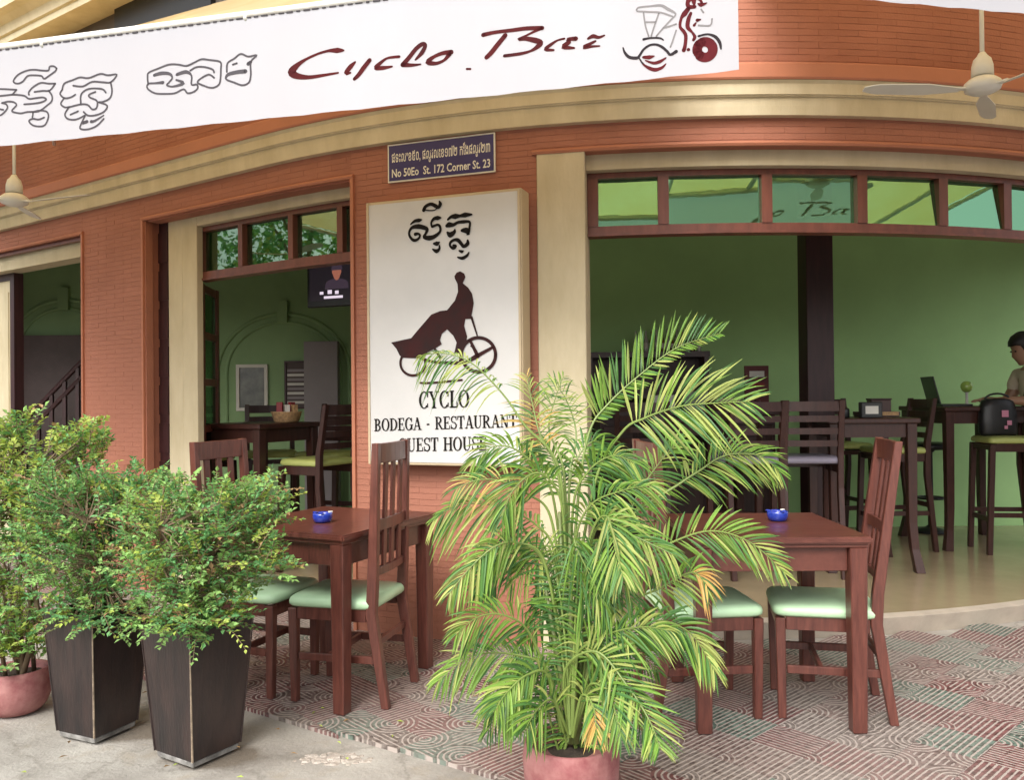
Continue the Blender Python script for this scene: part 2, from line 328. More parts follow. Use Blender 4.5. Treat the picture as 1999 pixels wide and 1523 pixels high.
    L.new(mr2.outputs[0], dust.inputs['Fac']); L.new(dk.outputs[0], dust.inputs['Color1'])
    mx = n.new('ShaderNodeMixRGB'); mx.inputs['Color2'].default_value = (0.37, 0.315, 0.28, 1); L.new(rg.outputs[0], mx.inputs['Fac']); L.new(dust.outputs[0], mx.inputs['Color1'])
    L.new(mx.outputs[0], b.inputs['Base Color']); b.inputs['Roughness'].default_value = 0.62
    bp = n.new('ShaderNodeBump'); bp.inputs['Strength'].default_value = 0.6; bp.inputs['Distance'].default_value = 0.005
    L.new(rg.outputs[0], bp.inputs['Height']); L.new(bp.outputs[0], b.inputs['Normal'])
    return m

# ================================================================ SETTING
L1 = at_z(480, 1380, 0); L2 = at_z(960, 1523, 0)
pl1, pl2 = at_z(383, 1500, 0), at_z(185, 1452, 0)
WET = [(pl1.x + 0.03, pl1.y + 0.12, 0.20, 0.12, 0.75), (pl2.x + 0.05, pl2.y + 0.14, 0.20, 0.12, 0.7)]
M['concrete'] = concrete_material()
M['tile_s'] = tile_material('striped_cement_tile', 'stripe'); M['tile_r'] = tile_material('ringed_cement_tile', 'ring')
g = MB(); g.add([(-150, -150, -0.10), (150, -150, -0.10), (150, 150, -0.10), (-150, 150, -0.10)], [(0, 1, 2, 3)])
tag(g.obj('ground', M['asphalt']), kind='structure')
g = MB(); g.box((0, 2.6, -0.075), (16, 12.0, 0.130)); 
pav = tag(g.obj('pavement', M['concrete']), kind='structure')
# patio of patterned cement tiles
ang_t = math.radians(43); tu = Vector((math.cos(ang_t), math.sin(ang_t))); tv = Vector((-math.sin(ang_t), math.cos(ang_t)))
TS = 0.22
ldir = Vector((L2.x - L1.x, L2.y - L1.y)).normalized(); lnorm = Vector((-ldir.y, ldir.x))
def tile_mesh(name, m, rot):
    h = TS / 2 - 0.0009; vs = []; bz = 0.0018
    for (k, z) in ((h, -0.012), (h, 0.0065 - 0.001), (h - bz, 0.0065)):
        vs += [(-k, -k, z), (k, -k, z), (k, k, z), (-k, k, z)]
    fs = [(8, 9, 10, 11)] + [(a * 4 + i, a * 4 + (i + 1) % 4, a * 4 + 4 + (i + 1) % 4, a * 4 + 4 + i) for a in (0, 1) for i in range(4)]
    me = bpy.data.meshes.new(name); me.from_pydata(vs, [], fs); me.materials.append(m); me.update()
    uv = me.uv_layers.new(name='UVMap'); c, s_ = [(1, 0), (0, 1), (-1, 0), (0, -1)][rot]
    for l in me.loops:
        p = me.vertices[l.vertex_index].co; x, y = p.x / TS, p.y / TS
        uv.data[l.index].uv = (x * c - y * s_ + 0.5, x * s_ + y * c + 0.5)
    return me
tile_meshes = [[tile_mesh('tile_striped_%d' % r, M['tile_s'], r) for r in range(4)], [tile_mesh('tile_ringed_%d' % r, M['tile_r'], r) for r in range(4)]]
patio = tag(bpy.data.objects.new('patio_floor', None), kind='structure'); COL.objects.link(patio); patio.location = (0.8, 3.6, 0)
cand = []
for i in range(-40, 41):
    for j in range(-40, 41):
        p = tu * (i * TS) + tv * (j * TS) + Vector((0.9, 3.4))
        if (p - Vector((L1.x, L1.y))).dot(lnorm) < -0.13 or p.y < 1.6 or p.x > 4.6 or p.x < -6: continue
        q = p - Vector((CX, CY)); s_ok = True
        dl = q.length - RAD
        n0 = Vector((math.sin(PH0), -math.cos(PH0)))
        if (q.x < RAD * math.sin(PH0)) or math.atan2(q.x, -q.y) < PH0: dl = (p - Vector((TX, TY))).dot(n0)
        if dl < -0.25: continue
        d = Vector((p.x, p.y, 0)) - EYE; dep = d.dot(fwd); cand.append((p, dep, abs(d.dot(rgt) / dep) < 0.66 and dep > 2.2 and -d.dot(upv) / dep < 0.52))
cand.sort(key=lambda c: (not c[2], c[1])); far = MB(); faruv = []
for k, (p, dep, vis) in enumerate(cand):
    rnd = random.Random(k * 31 + 5)
    right = p.x > 0.55
    kind = 1 if rnd.random() < (0.24 if right else 0.6) else 0
    rot = (1 if rnd.random() < 0.78 else rnd.randrange(4)) if right else rnd.randrange(4)
    if k < 300:
        me_ = tile_meshes[kind][rot]; dd = (p - Vector((L1.x, L1.y))).dot(lnorm)
        if dd < 0.18:
            bm = bmesh.new(); bm.from_mesh(me_); nl = Matrix.Rotation(-ang_t, 3, 'Z') @ Vector((*lnorm, 0)); jit = 0.02 * math.sin(k * 2.3)
            res = bmesh.ops.bisect_plane(bm, geom=bm.verts[:] + bm.edges[:] + bm.faces[:], plane_co=nl * (-dd + jit), plane_no=nl, clear_inner=True)
            if len(bm.faces) < 2: bm.free(); continue
            cut = [e for e in res['geom_cut'] if isinstance(e, bmesh.types.BMEdge)]; bmesh.ops.contextual_create(bm, geom=cut) if len(cut) > 2 else None
            me_ = me_.copy(); bm.to_mesh(me_); bm.free()
        o = link('tile', me_, patio); o.matrix_parent_inverse = Matrix.Identity(4)
        o.location = (p.x - patio.location.x, p.y - patio.location.y, rnd.uniform(-0.0012, 0.0012)); o.rotation_euler = (rnd.uniform(-.004, .004), rnd.uniform(-.004, .004), ang_t)
    else:
        h = TS / 2 - 0.0009
        far.add([Vector((p.x, p.y, z)) + Vector((*(tu * a * h + tv * b_ * h), 0)) - patio.location for z in (-0.012, 0.006) for a, b_ in ((-1, -1), (1, -1), (1, 1), (-1, 1))],
                [(4, 5, 6, 7), (0, 1, 5, 4), (1, 2, 6, 5), (2, 3, 7, 6), (3, 0, 4, 7)])
if far.v:
    fo = far.obj('tile_field', M['tile_s'], patio); tag(fo, kind='stuff')
    uv = fo.data.uv_layers.new(name='UVMap')
    for po in fo.data.polygons:
        for q, li in enumerate(po.loop_indices): uv.data[li].uv = ((0, 0), (1, 0), (1, 1), (0, 1))[q % 4]

# interior shell -----------------------------------------------------------------------------
FZ = 0.10
SL, SR = -6.5, 7.5
ss = [SL + (SR - SL) * i / 60 for i in range(61)]
back = [(5.45, 7.8), (0.66, 7.8), (0.66, 9.2), (-6.95, 9.2)]
fl = MB(); front = [path(s, -0.28) for s in ss]
poly = [(p.x, p.y) for p in front] + back
def prism(mb, poly, z0, z1, mi=0):
    tri = tessellate_polygon([[Vector((x, y, 0)) for x, y in poly]]); n = len(poly)
    vs = [(x, y, z0) for x, y in poly] + [(x, y, z1) for x, y in poly]
    area = sum(poly[i][0] * poly[(i + 1) % n][1] - poly[(i + 1) % n][0] * poly[i][1] for i in range(n))
    fs = [(a + n, b + n, c + n) for a, b, c in tri] + [(c, b, a) for a, b, c in tri]
    fs += [(i, (i + 1) % n, n + (i + 1) % n, n + i) for i in range(n)]
    mb.add(vs, fs, mi)
prism(fl, poly, -0.09, FZ); flo = tag(fl.obj('interior_floor', M['floor_in'], recalc=True), kind='structure')
stp = MB()
for a, b_ in zip(ss[:-1], ss[1:]):
    stp.hexa([P(a, -0.279, -0.02), P(b_, -0.279, -0.02), P(b_, -0.30, -0.02), P(a, -0.30, -0.02)], [P(a, -0.235, FZ - 0.006), P(b_, -0.235, FZ - 0.006), P(b_, -0.30, FZ + 0.004), P(a, -0.30, FZ + 0.004)])
tag(stp.obj('threshold_step', M['step'], recalc=True), kind='structure')
ce = MB(); prism(ce, [(p.x, p.y) for p in (path(s, -0.2) for s in ss)] + back, 3.3, 3.4); tag(ce.obj('interior_ceiling', M['ceil'], recalc=True), kind='structure')
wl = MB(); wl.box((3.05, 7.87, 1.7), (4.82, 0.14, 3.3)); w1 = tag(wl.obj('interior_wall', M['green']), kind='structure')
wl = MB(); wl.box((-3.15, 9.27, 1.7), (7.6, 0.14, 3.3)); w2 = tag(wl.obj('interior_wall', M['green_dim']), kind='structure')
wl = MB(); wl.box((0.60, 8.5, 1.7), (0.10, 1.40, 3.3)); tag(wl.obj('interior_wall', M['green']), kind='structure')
# plaster arches on the far green wall
def arch(cx_px, top_px, rad):
    c = at_y(cx_px, top_px, 9.2); cz = c.z - rad; mb = MB()
    for r, w_ in ((rad, 0.022), (rad - 0.10, 0.018)):
        pts = [(c.x - r, 9.198, 0.12)] + [(c.x + r * math.cos(t), 9.198, cz + r * 0.9 * math.sin(t)) for t in [math.pi - math.pi * i / 24 for i in range(25)]] + [(c.x + r, 9.198, 0.12)]
        mb.tube(pts, w_, 8)
    mb.box((c.x, 9.17, c.z - 0.05), (0.11, 0.06, 0.24))
    o = mb.obj('arch_moulding', M['green_dim'], w2, smooth=False)
arch(553, 600, 0.72); arch(128, 575, 0.60); arch(-170, 575, 0.60)
# dark timber post inside
pt = at_z(1592, 1112, FZ); mb = MB(); mb.box((2.36, 6.55, FZ + 1.6), (0.205, 0.20, 3.2)); mb.box((2.36, 6.55, FZ + 0.06), (0.25, 0.245, 0.12))
tag(mb.obj('timber_post', M['maroon'], bevel=0.004), 'tall square dark maroon timber post inside the big opening', 'post')

# ================================================================ BUILDING
bld = thing('corner_restaurant', 'terracotta brick corner restaurant with cream arched cornice and open front', 'building', (CX, CY, 0))
def bpart(mb, name, m, parent=None, **k):
    o = local(mb, bld).obj(name, m, parent or bld, **k)
    return o
# openings (s0, s1, top)
sA1 = S(162, 650); zA = Z(163, 458); sA0 = sA1 - 2.9
sB0, sB1 = S(283, 600), S(688, 600); zB = (Z(283, 432) + Z(688, 347)) / 2
sC0, sC1 = S(1050, 600), 5.9; zC = Z(1500, 284)
sD0, sD1 = 6.25, 7.3
ZC0, ZC1, ZC2 = 2.76, 2.925, 3.01      # cornice: underside, top of cream, top of orange band
print('openings', sA0, sA1, zA, sB0, sB1, zB, Z(283, 432), Z(688, 347), sC0, zC)
OPEN = [(sA0, sA1, zA), (sB0, sB1, zB), (sC0, sC1, zC), (sD0, sD1, zC)]
TOP = 4.30
def pieces():                             # wall pieces as (s0, s1, z0, z1)
    edges = [SL] + [e for o in OPEN for e in o[:2]] + [SR]
    out = [(edges[i], edges[i + 1], 0.0, ZC0) for i in range(0, len(edges), 2)]
    out += [(o[0], o[1], o[2], ZC0) for o in OPEN] + [(SL, SR, ZC2 - 0.02, TOP)]
    return out
def cuts(a, b_, step=0.14):
    n = max(1, int(math.ceil((b_ - a) / step))); return [a + (b_ - a) * i / n for i in range(n + 1)]
core = MB()
for (a, b_, z0, z1) in pieces():
    if z0 > 2.9: z0 = ZC0 + 0.001
    c = cuts(a, b_, 0.3)
    for p, q in zip(c[:-1], c[1:]):
        core.hexa([P(p, -0.0018, z0), P(q, -0.0018, z0), P(q, -0.25, z0), P(p, -0.25, z0)], [P(p, -0.0018, z1), P(q, -0.0018, z1), P(q, -0.25, z1), P(p, -0.25, z1)])
bpart(core, 'wall_core', M['mortar'], recalc=True)
CH, BL = 0.0335, 0.215
bricks = []
for (a, b_, z0, z1) in pieces():
    nrow = int((z1 - z0) / CH)
    for r in range(nrow + 1):
        zz0 = z0 + r * CH; zz1 = min(zz0 + CH - 0.0022, z1)
        if zz1 - zz0 < 0.008: continue
        s = a - (BL / 2 if (round(zz0 / CH) % 2) else 0)
        while s < b_ - 0.01:
            e = min(s + BL - 0.0011, b_); st = max(s, a)
            if e - st > 0.02: bricks.append((st, e, zz0, zz1))
            s += BL
sP0, sP1 = sB1, sC0
sg_t, sg_b = 2.42, 0.98
def brick_rank(b):
    s, z = (b[0] + b[1]) / 2, (b[2] + b[3]) / 2
    if sP0 <= s <= sP1 and (0.25 < z < 0.96 or 2.5 < z < ZC0): return 0 if b[1] - b[0] > 0.15 else 1
    if sA1 <= s <= sB0 and 0.95 < z < 2.5: return 2 if b[1] - b[0] > 0.15 else 4
    return 9
bricks.sort(key=brick_rank)
bw = MB(); bshared = {}
for k, (a, b_, z0, z1) in enumerate(bricks):
    rnd = random.Random(k); off = rnd.uniform(-0.0004, 0.0006)
    if k < 300 and brick_rank((a, b_, z0, z1)) < 9:
        key = (round(b_ - a, 3), round(z1 - z0, 4), 0 if a < 0 else 1); sm = (a + b_) / 2; an = ang(sm)
        if key not in bshared:
            mb = MB(); L_ = b_ - a; sag = (L_ / 2) ** 2 / (2 * RAD) if a >= 0 else 0
            H_ = (z1 - z0) / 2; xs = (-L_ / 2, 0, L_ / 2); v = []
            for x, y in zip(xs, (sag, 0, sag)): v += [(x, y, -H_), (x, y, H_), (x, y + 0.014, -H_), (x, y + 0.014, H_)]
            f = []
            for i in (0, 1):
                q = 4 * i; f += [(q, q + 4, q + 5, q + 1), (q + 1, q + 5, q + 7, q + 3), (q + 2, q + 6, q + 4, q), ]
            f += [(0, 1, 3, 2), (8, 10, 11, 9)]
            mb.add(v, f); bshared[key] = mb.mesh('brick', M['brick'])
        o = link('brick', bshared[key], bld); p = P(sm, off, (z0 + z1) / 2); o.location = p - bld.location; o.rotation_euler = (0, 0, an)
        continue
    bw.add([P(a, off, z0), P(b_, off, z0), P(b_, off, z1), P(a, off, z1), P(a, off - .012, z0), P(b_, off - .012, z0), P(b_, off - .012, z1), P(a, off - .012, z1)],
           [(0, 1, 2, 3), (0, 4, 5, 1), (3, 2, 6, 7), (0, 3, 7, 4), (1, 5, 6, 2)])
o = bpart(bw, 'brickwork', M['brick']); tag(o, kind='stuff')
def sweep(mb, prof, s0, s1, step=0.14, mi=0):    # prof: closed (off, z) polygon, counter to the path
    c = cuts(s0, s1, step); n = len(prof); vs = []
    for s in c: vs += [P(s, o_, z) for o_, z in prof]
    fs = [tuple(range(n)), tuple((len(c) - 1) * n + k for k in range(n))[::-1]]
    for i in range(len(c) - 1):
        for k in range(n): fs.append((i * n + k, i * n + n + k, i * n + n + (k + 1) % n, i * n + (k + 1) % n))
    mb.add(vs, fs, mi)
# curved cornice
mb = MB(); sweep(mb, [(-.01, ZC0), (.045, ZC0), (.05, ZC0 + .045), (.052, ZC0 + .088), (.066, ZC0 + .090), (.066, ZC0 + .094), (.075, ZC0 + .097), (.078, ZC0 + .150), (.092, ZC1), (-.01, ZC1)], SL, SR)
bpart(mb, 'cornice', M['cream'], recalc=True)
mb = MB(); sweep(mb, [(-.01, ZC1 + .001), (.098, ZC1 + .001), (.104, ZC1 + .01), (.104, ZC2 - .008), (.098, ZC2), (-.01, ZC2)], SL, SR)
bpart(mb, 'cornice_band', M['band'], recalc=True)
# beads round the openings
for (a, b_, zt) in OPEN:
    mb = MB(); sweep(mb, [(-.004, zt - .002), (.016, zt - .002), (.022, zt + .01), (.016, zt + .022), (-.004, zt + .022)], a - .022, b_ + .022)
    for s in (a, b_):
        sgn = -1 if s == a else 1
        lo, hi = [P(s + sgn * q, o_, 0.0) for q, o_ in ((0, -.004), (0, .016), (.022, .016), (.022, -.004))], [P(s + sgn * q, o_, zt - .003) for q, o_ in ((0, -.004), (0, .016), (.022, .016), (.022, -.004))]
        if s == sC0: continue
        mb.hexa(lo, hi)
    bpart(mb, 'opening_bead', M['band'], recalc=True)
# upper storey: dark band painted as wall shadow, cream ledge, cream wall
mb = MB(); sweep(mb, [(-.25, TOP - .60), (.012, TOP - .60), (.012, TOP), (-.25, TOP)], SL, SR, .3); bpart(mb, 'shadow_band', M['shade'], recalc=True)
mb = MB(); zs = (Z(0, 83, .22) + Z(190, 0, .22)) / 2; print('ledge', Z(0, 83, .22), Z(190, 0, .22))
sweep(mb, [(-.25, zs), (.22, zs), (.22, zs + .05), (.24, zs + .055), (.25, zs + .12), (.30, zs + .15), (.36, zs + .16), (.36, zs + .26), (-.25, zs + .26)], SL, SR, .3); bpart(mb, 'upper_ledge', M['cream'], recalc=True)
mb = MB(); sweep(mb, [(-.25, zs + .26), (.06, zs + .26), (.06, 7.4), (-.25, 7.4)], SL, SR, .4); bpart(mb, 'upper_wall', M['cream'], recalc=True)
mb = MB(); prism(mb, [(p.x, p.y) for p in (path(s, .3) for s in ss)] + back, 7.4, 7.6); bpart(mb, 'roof', M['shade'], recalc=True)
# gable walls at both ends: the right one is an open bay up to lintel height
e1, e0 = path(SR, -.12), path(SL, -.12)
mb = MB(); mb.hexa([(e1.x - .14, e1.y + .06, zC), (e1.x + .10, e1.y - .02, zC), (5.62, 8.05, zC), (5.40, 8.05, zC)], [(e1.x - .14, e1.y + .06, 7.39), (e1.x + .10, e1.y - .02, 7.39), (5.62, 8.05, 7.39), (5.40, 8.05, 7.39)])
mb.box((5.51, 7.93, zC / 2), (.23, .25, zC - .002)); bpart(mb, 'side_wall', M['band'], recalc=True)
mb = MB(); mb.hexa([(e0.x + .10, e0.y + .12, -.05), (-6.96, 9.45, -.05), (-7.16, 9.45, -.05), (e0.x - .12, e0.y - .02, -.05)], [(e0.x + .10, e0.y + .12, 7.39), (-6.96, 9.45, 7.39), (-7.16, 9.45, 7.39), (e0.x - .12, e0.y - .02, 7.39)]); bpart(mb, 'side_wall', M['band'], recalc=True)
mb = MB(); a, b_ = S(236, 20), S(236, 20) + 1.1
sweep(mb, [(.0, TOP - .45), (.05, TOP - .45), (.05, TOP - .02), (.0, TOP - .02)], a, b_, .3); bpart(mb, 'upper_window', M['black'], recalc=True)  # dark upstairs window, built as a plain black box

# --- left opening A: thin frame, cream soffit beam, side post
def fbox(mb, s0, s1, o0, o1, z0, z1, mi=0, step=.3):
    c = cuts(s0, s1, step)
    for p, q in zip(c[:-1], c[1:]): mb.hexa([P(p, o1, z0), P(q, o1, z0), P(q, o0, z0), P(p, o0, z0)], [P(p, o1, z1), P(q, o1, z1), P(q, o0, z1), P(p, o0, z1)], mi)
mb = MB(); fbox(mb, sA1 - .035, sA1 - .001, -.20, -.02, 0, zA); fbox(mb, sA0, sA1 - .036, -.06, -.02, zA - .03, zA - .001); bpart(mb, 'door_frame', M['frame'], recalc=True)
mb = MB(); fbox(mb, sA0, sA1 - .036, -.22, -.07, zA - .14, zA - .002); bpart(mb, 'lintel', M['cream'], recalc=True)
sp = S(33, 650, -.2); mb = MB(); fbox(mb, sp - .035, sp + .035, -.24, -.16, FZ, zA - .141); fbox(mb, sA0, sp - .036, -.24, -.16, zA - .20, zA - .141); bpart(mb, 'door_post', M['maroon'], recalc=True)
mb = MB(); fbox(mb, sp - .30, sp - .036, -.23, -.17, FZ, zA - .201); fbox(mb, sp - .27, sp - .07, -.169, -.162, .3, 1.0); fbox(mb, sp - .27, sp - .07, -.169, -.162, 1.15, zA - .30); bpart(mb, 'side_panel', M['cream'], recalc=True)

# --- left opening B: reveal, folded shutter, cream jamb and header, transom, folded leaf
JO = -.10
sj0, sj1 = S(333, 650, JO), S(385, 650, JO)
mb = MB(); fbox(mb, sB0 - .004, sB0 + .012, -.055, -.001, 0, zB - .003); bpart(mb, 'brick_reveal', M['brick'], recalc=True)
ds0, ds1 = sB0 - .05, sj0 - .021; mb = MB(); fbox(mb, ds0, ds1, -.20, JO - .012, FZ, zB - .004)
for k in range(9): fbox(mb, S(303, 650, JO) + .02, ds1 - .015, JO - .0125, JO - .004, FZ + .05 + k * .27, FZ + .26 + k * .27)
bpart(mb, 'folded_shutter', M['maroon'], recalc=True)
mb = MB(); fbox(mb, sj0 - .02, sj1, -.15, JO, 0, zB - .001); bpart(mb, 'jamb', M['cream'], bevel=.003, recalc=True)
hz0 = Z(660, 392, JO); print('headerB', hz0, Z(385, 440, JO), Z(335, 435, JO), zB)
hz0 = (Z(660, 390, JO) + Z(400, 436, JO)) / 2
mb = MB(); fbox(mb, sj1 + .001, sB1 + .25, -.30, JO - .004, hz0, zB + .05); bpart(mb, 'header', M['cream'], recalc=True)
mb = MB(); fbox(mb, sB0 + .04, sB1, JO, -.004, zB - .012, zB - .0005); bpart(mb, 'soffit', M['mortar'], recalc=True)
def transom(name, s_edges, o, z0, z1, tilts, fw=.035, bw_=.05, glassm='pane', step=.2):
    """fixed light over an opening: frame with mullions at s_edges, one pane in each gap"""
    mb = MB(); e0, e1 = s_edges[0], s_edges[-1]
    sweep(mb, [(o - .075, z0 - .014), (o + .012, z0 - .014), (o + .012, z0), (o, z0 + .002), (o, z0 + bw_), (o - .06, z0 + bw_)], e0, e1, step)
    win = local(mb, bld).obj(name, M['frame'], bld, recalc=True)
    mb = MB(); sweep(mb, [(o - .06, z1 - .03), (o, z1 - .03), (o, z1), (o - .06, z1)], e0, e1, step); bpart(mb, 'top_rail', M['frame'], win, recalc=True)
    for i, s in enumerate(s_edges):
        mm = MB(); a = s if i == 0 else (s - 2 * fw if i == len(s_edges) - 1 else s - fw)
        fbox(mm, a, a + 2 * fw, o - .055, o + .006, z0 + bw_ + .0005, z1 - .0305); bpart(mm, 'mullion', M['frame'], win, recalc=True)
    for i in range(len(s_edges) - 1):
        a = s_edges[i] + (2 * fw if i == 0 else fw) + .001; b2 = s_edges[i + 1] - (2 * fw if i == len(s_edges) - 2 else fw) - .001
        mm = MB(); za, zb = z0 + bw_ + .001, z1 - .031
        tl_ = tilts[i] if i < len(tilts) else 0.0     # tilt added so the pane mirrors the canvas higher up
        q = [P(a, o - .035 + tl_, za), P(b2, o - .035 + tl_, za), P(b2, o - .035, zb), P(a, o - .035, zb)]
        n_ = (q[1] - q[0]).cross(q[3] - q[0]).normalized() * .004
        mm.hexa([v - n_ for v in q], q)
        bpart(mm, 'pane', M[glassm], win, recalc=True)
    return win
TO = -.15
e = [S(386, 500, TO), S(470, 480, TO), S(568, 460, TO), S(664, 450, TO), S(664, 450, TO) + .42]
tz0 = (Z(390, 545, TO) + Z(660, 508, TO)) / 2; print('transomB', tz0, Z(390, 545, TO), Z(660, 508, TO))
transom('transom_window', e, TO, tz0, hz0 - .002, (), fw=.022, bw_=.045, glassm='pane_dark')
# folded timber leaf with small panes, standing open just inside the jamb
a = S(391, 700, -.18); mb = MB(); lf = []
q0 = P(a, -.18, 0); dirv = Vector((math.sin(ang(a)) * -1, math.cos(ang(a)), 0)); dirv = Vector((-.10, .995, 0)).normalized()
nv = Vector((-dirv.y, dirv.x, 0)); Zv = Vector((0, 0, 1)); ht = tz0 - FZ - .03
for x in (.03, .43): mb.box(q0 + dirv * x + Zv * (FZ + .01 + ht / 2), (.06, .04, ht), (dirv, nv, Zv))
for k in range(7): mb.box(q0 + dirv * .23 + Zv * (FZ + .04 + (ht - .06) * k / 6), (.338, .034, .05 if k else .14), (dirv, nv, Zv))
leaf = bpart(mb, 'door_leaf', M['frame'])
for k in range(6):
    mm = MB(); z_a = FZ + .04 + (ht - .06) * k / 6; z_b = FZ + .04 + (ht - .06) * (k + 1) / 6
    mm.box(q0 + dirv * .23 + Zv * ((z_a + z_b) / 2), (.338, .006, z_b - z_a - .06), (dirv, nv, Zv)); bpart(mm, 'pane', M['pane_dark'], leaf)

# --- big opening C: cream pillar, header, transom
mb = MB(); fbox(mb, S(1050, 600, .012), S(1144, 600, .012), -.26, .012, 0, zC + .003, step=1); bpart(mb, 'pillar', M['cream'], bevel=.004, recalc=True)
HO = -.07; hc0 = Z(1500, 322, HO); print('headerC', hc0, Z(1300, 322, HO), zC)
mb = MB(); fbox(mb, S(1144, 600, .012) + .001, sC1, -.26, HO, hc0, zC + .02, step=.14); bpart(mb, 'header', M['cream'], recalc=True)
CO = -.13; tc0 = Z(1500, 449, CO); print('transomC', tc0, Z(1200, 449, CO), Z(1900, 449, CO))
e = [S(1147, 400, CO)] + [S(x, 400, CO) for x in (1295, 1497, 1683, 1841, 1966)] + [S(1966, 400, CO) + .5, S(1966, 400, CO) + 1.05, sC1]
transom('transom_window', e, CO, tc0, hc0 - .002, (.026, .006, .0, .024, .027, .02), fw=.029, bw_=.04)
print('zs', zC, zB, zA, hc0, tc0, hz0, tz0)
mb = MB(); fbox(mb, S(1149, 380, -.2), S(1149, 380, -.2) + .07, -.25, -.20, tc0 + .05, hc0); bpart(mb, 'hinge_stile', M['maroon'], recalc=True)
mb = MB(); fbox(mb, sC1 - .2, sC1, -.26, -.06, 0, hc0 - .003, step=.08); bpart(mb, 'jamb', M['cream'], recalc=True)

# ================================================================ SIGNS, AWNINGS, FANS
def strip(mb, pts, ws, nrm, mi=0, closed=False):
    """flat brush stroke: smooth line through pts with changing width"""
    pts = [Vector(p) for p in pts]; n = len(pts)
    if n < 2: return
    P2, W2 = [], []
    for i in range(n - 1):
        p0, p1, p2, p3 = pts[max(i - 1, 0)], pts[i], pts[i + 1], pts[min(i + 2, n - 1)]
        for k in range(4):
            t = k / 4
            P2.append(0.5 * ((2 * p1) + (p2 - p0) * t + (2 * p0 - 5 * p1 + 4 * p2 - p3) * t * t + (3 * p1 - p0 - 3 * p2 + p3) * t ** 3)); W2.append(ws[i] * (1 - t) + ws[i + 1] * t)
    P2.append(pts[-1]); W2.append(ws[-1]); vs = []; m = len(P2)
    for i, p in enumerate(P2):
        t = (P2[min(i + 1, m - 1)] - P2[max(i - 1, 0)])
        if t.length < 1e-9: t = Vector((1, 0, 0))
        q = nrm.cross(t.normalized()) * (W2[i] / 2); vs += [p - q, p + q]
    mb.add(vs, [(2 * i, 2 * i + 2, 2 * i + 3, 2 * i + 1) for i in range(m - 1)], mi)
    for p, w_ in ((P2[0], W2[0]), (P2[-1], W2[-1])):         # round ends
        a = nrm.orthogonal().normalized(); b_ = nrm.cross(a)
        mb.add([p + (a * math.cos(2 * math.pi * k / 8) + b_ * math.sin(2 * math.pi * k / 8)) * (w_ / 2) for k in range(8)], [tuple(range(8))], mi)
class Board:
    """a sign plane: origin, horizontal axis e, upright, normal n towards the viewer"""
    def __init__(s, a, b_, lift):
        s.o = Vector(a); s.e = (Vector(b_) - s.o); s.e.z = 0; s.e.normalize(); s.u = Vector((0, 0, 1)); s.n = s.e.cross(s.u); s.lift = lift
        if s.n.dot(EYE - s.o) < 0: s.n = -s.n
    def px(s, x, y):
        p = on_plane(x, y, s.o, s.n) - s.o; return (p.dot(s.e), p.z)
    def pt(s, c, k=1.0): return s.o + s.e * c[0] + s.u * c[1] + s.n * (s.lift * k)
def strokes(mb, src, dst, lst, crop, sc_, wk=1.0, k=1.0, defw=28, mi=0):
    x0, y0 = crop
    for st in lst:
        cs = [src.px(x0 + p[0] / sc_, y0 + p[1] / sc_) for p in st]
        a0 = src.px(x0, y0); a1 = src.px(x0 + 20, y0); mpp = math.hypot(a1[0] - a0[0], a1[1] - a0[1]) / 20
        strip(mb, [dst.pt(c, k) for c in cs], [(p[2] if len(p) > 2 else defw) / sc_ * mpp * wk for p in st], dst.n, mi)
def poly_fill(mb, pts, mi=0):
    tri = tessellate_polygon([pts]); mb.add(pts, [tuple(t) for t in tri], mi)

# --- light box sign on the brick pier
fa = P(S(717, 650, .14), .14, 0); fb_ = P(S(1016, 640, .16), .16, 0)
sg = Board((fa.x, fa.y, 1.5), (fb_.x, fb_.y, 1.5), .0035)
c4 = [sg.px(717, 400), sg.px(1015, 369), sg.px(1018, 901), sg.px(722, 911)]; print('sign', c4)
sx0, sx1 = (c4[0][0] + c4[3][0]) / 2, (c4[1][0] + c4[2][0]) / 2; sz1 = (c4[0][1] + c4[1][1]) / 2; sz0 = (c4[2][1] + c4[3][1]) / 2
sgn = thing('sign_box', 'pale lightbox sign with black cycle emblem and lettering on the brick pier', 'sign', sg.pt(((sx0 + sx1) / 2, sz0)))
def spart(mb, name, m, root, parent=None, **k): return local(mb, root).obj(name, m, parent or root, **k)
mb = MB(); w_ = sx1 - sx0; mid = sg.o + sg.e * ((sx0 + sx1) / 2) + sg.u * ((sz0 + sz1) / 2)
mb.box(mid - sg.n * .062, (w_ + .02, .12, sz1 - sz0 + .02), (sg.e, sg.n, sg.u)); spart(mb, 'casing', M['sign_case'], sgn, bevel=.004)
mb = MB(); mb.box(mid - sg.n * .0005, (w_ - .012, .004, sz1 - sz0 - .012), (sg.e, sg.n, sg.u)); spart(mb, 'face', M['sign_face'], sgn)
sg.o = sg.o + sg.n * .0018
mb = MB()
for xx, zz, ww, hh in ((sx0 + .003, (sz0 + sz1) / 2, .012, sz1 - sz0 + .012), (sx1 - .003, (sz0 + sz1) / 2, .012, sz1 - sz0 + .012)): mb.box(sg.pt((xx, zz), 0) , (ww, .012, hh), (sg.e, sg.n, sg.u)); spart(mb, 'edge_trim', M['sign_case'], sgn); mb = MB()
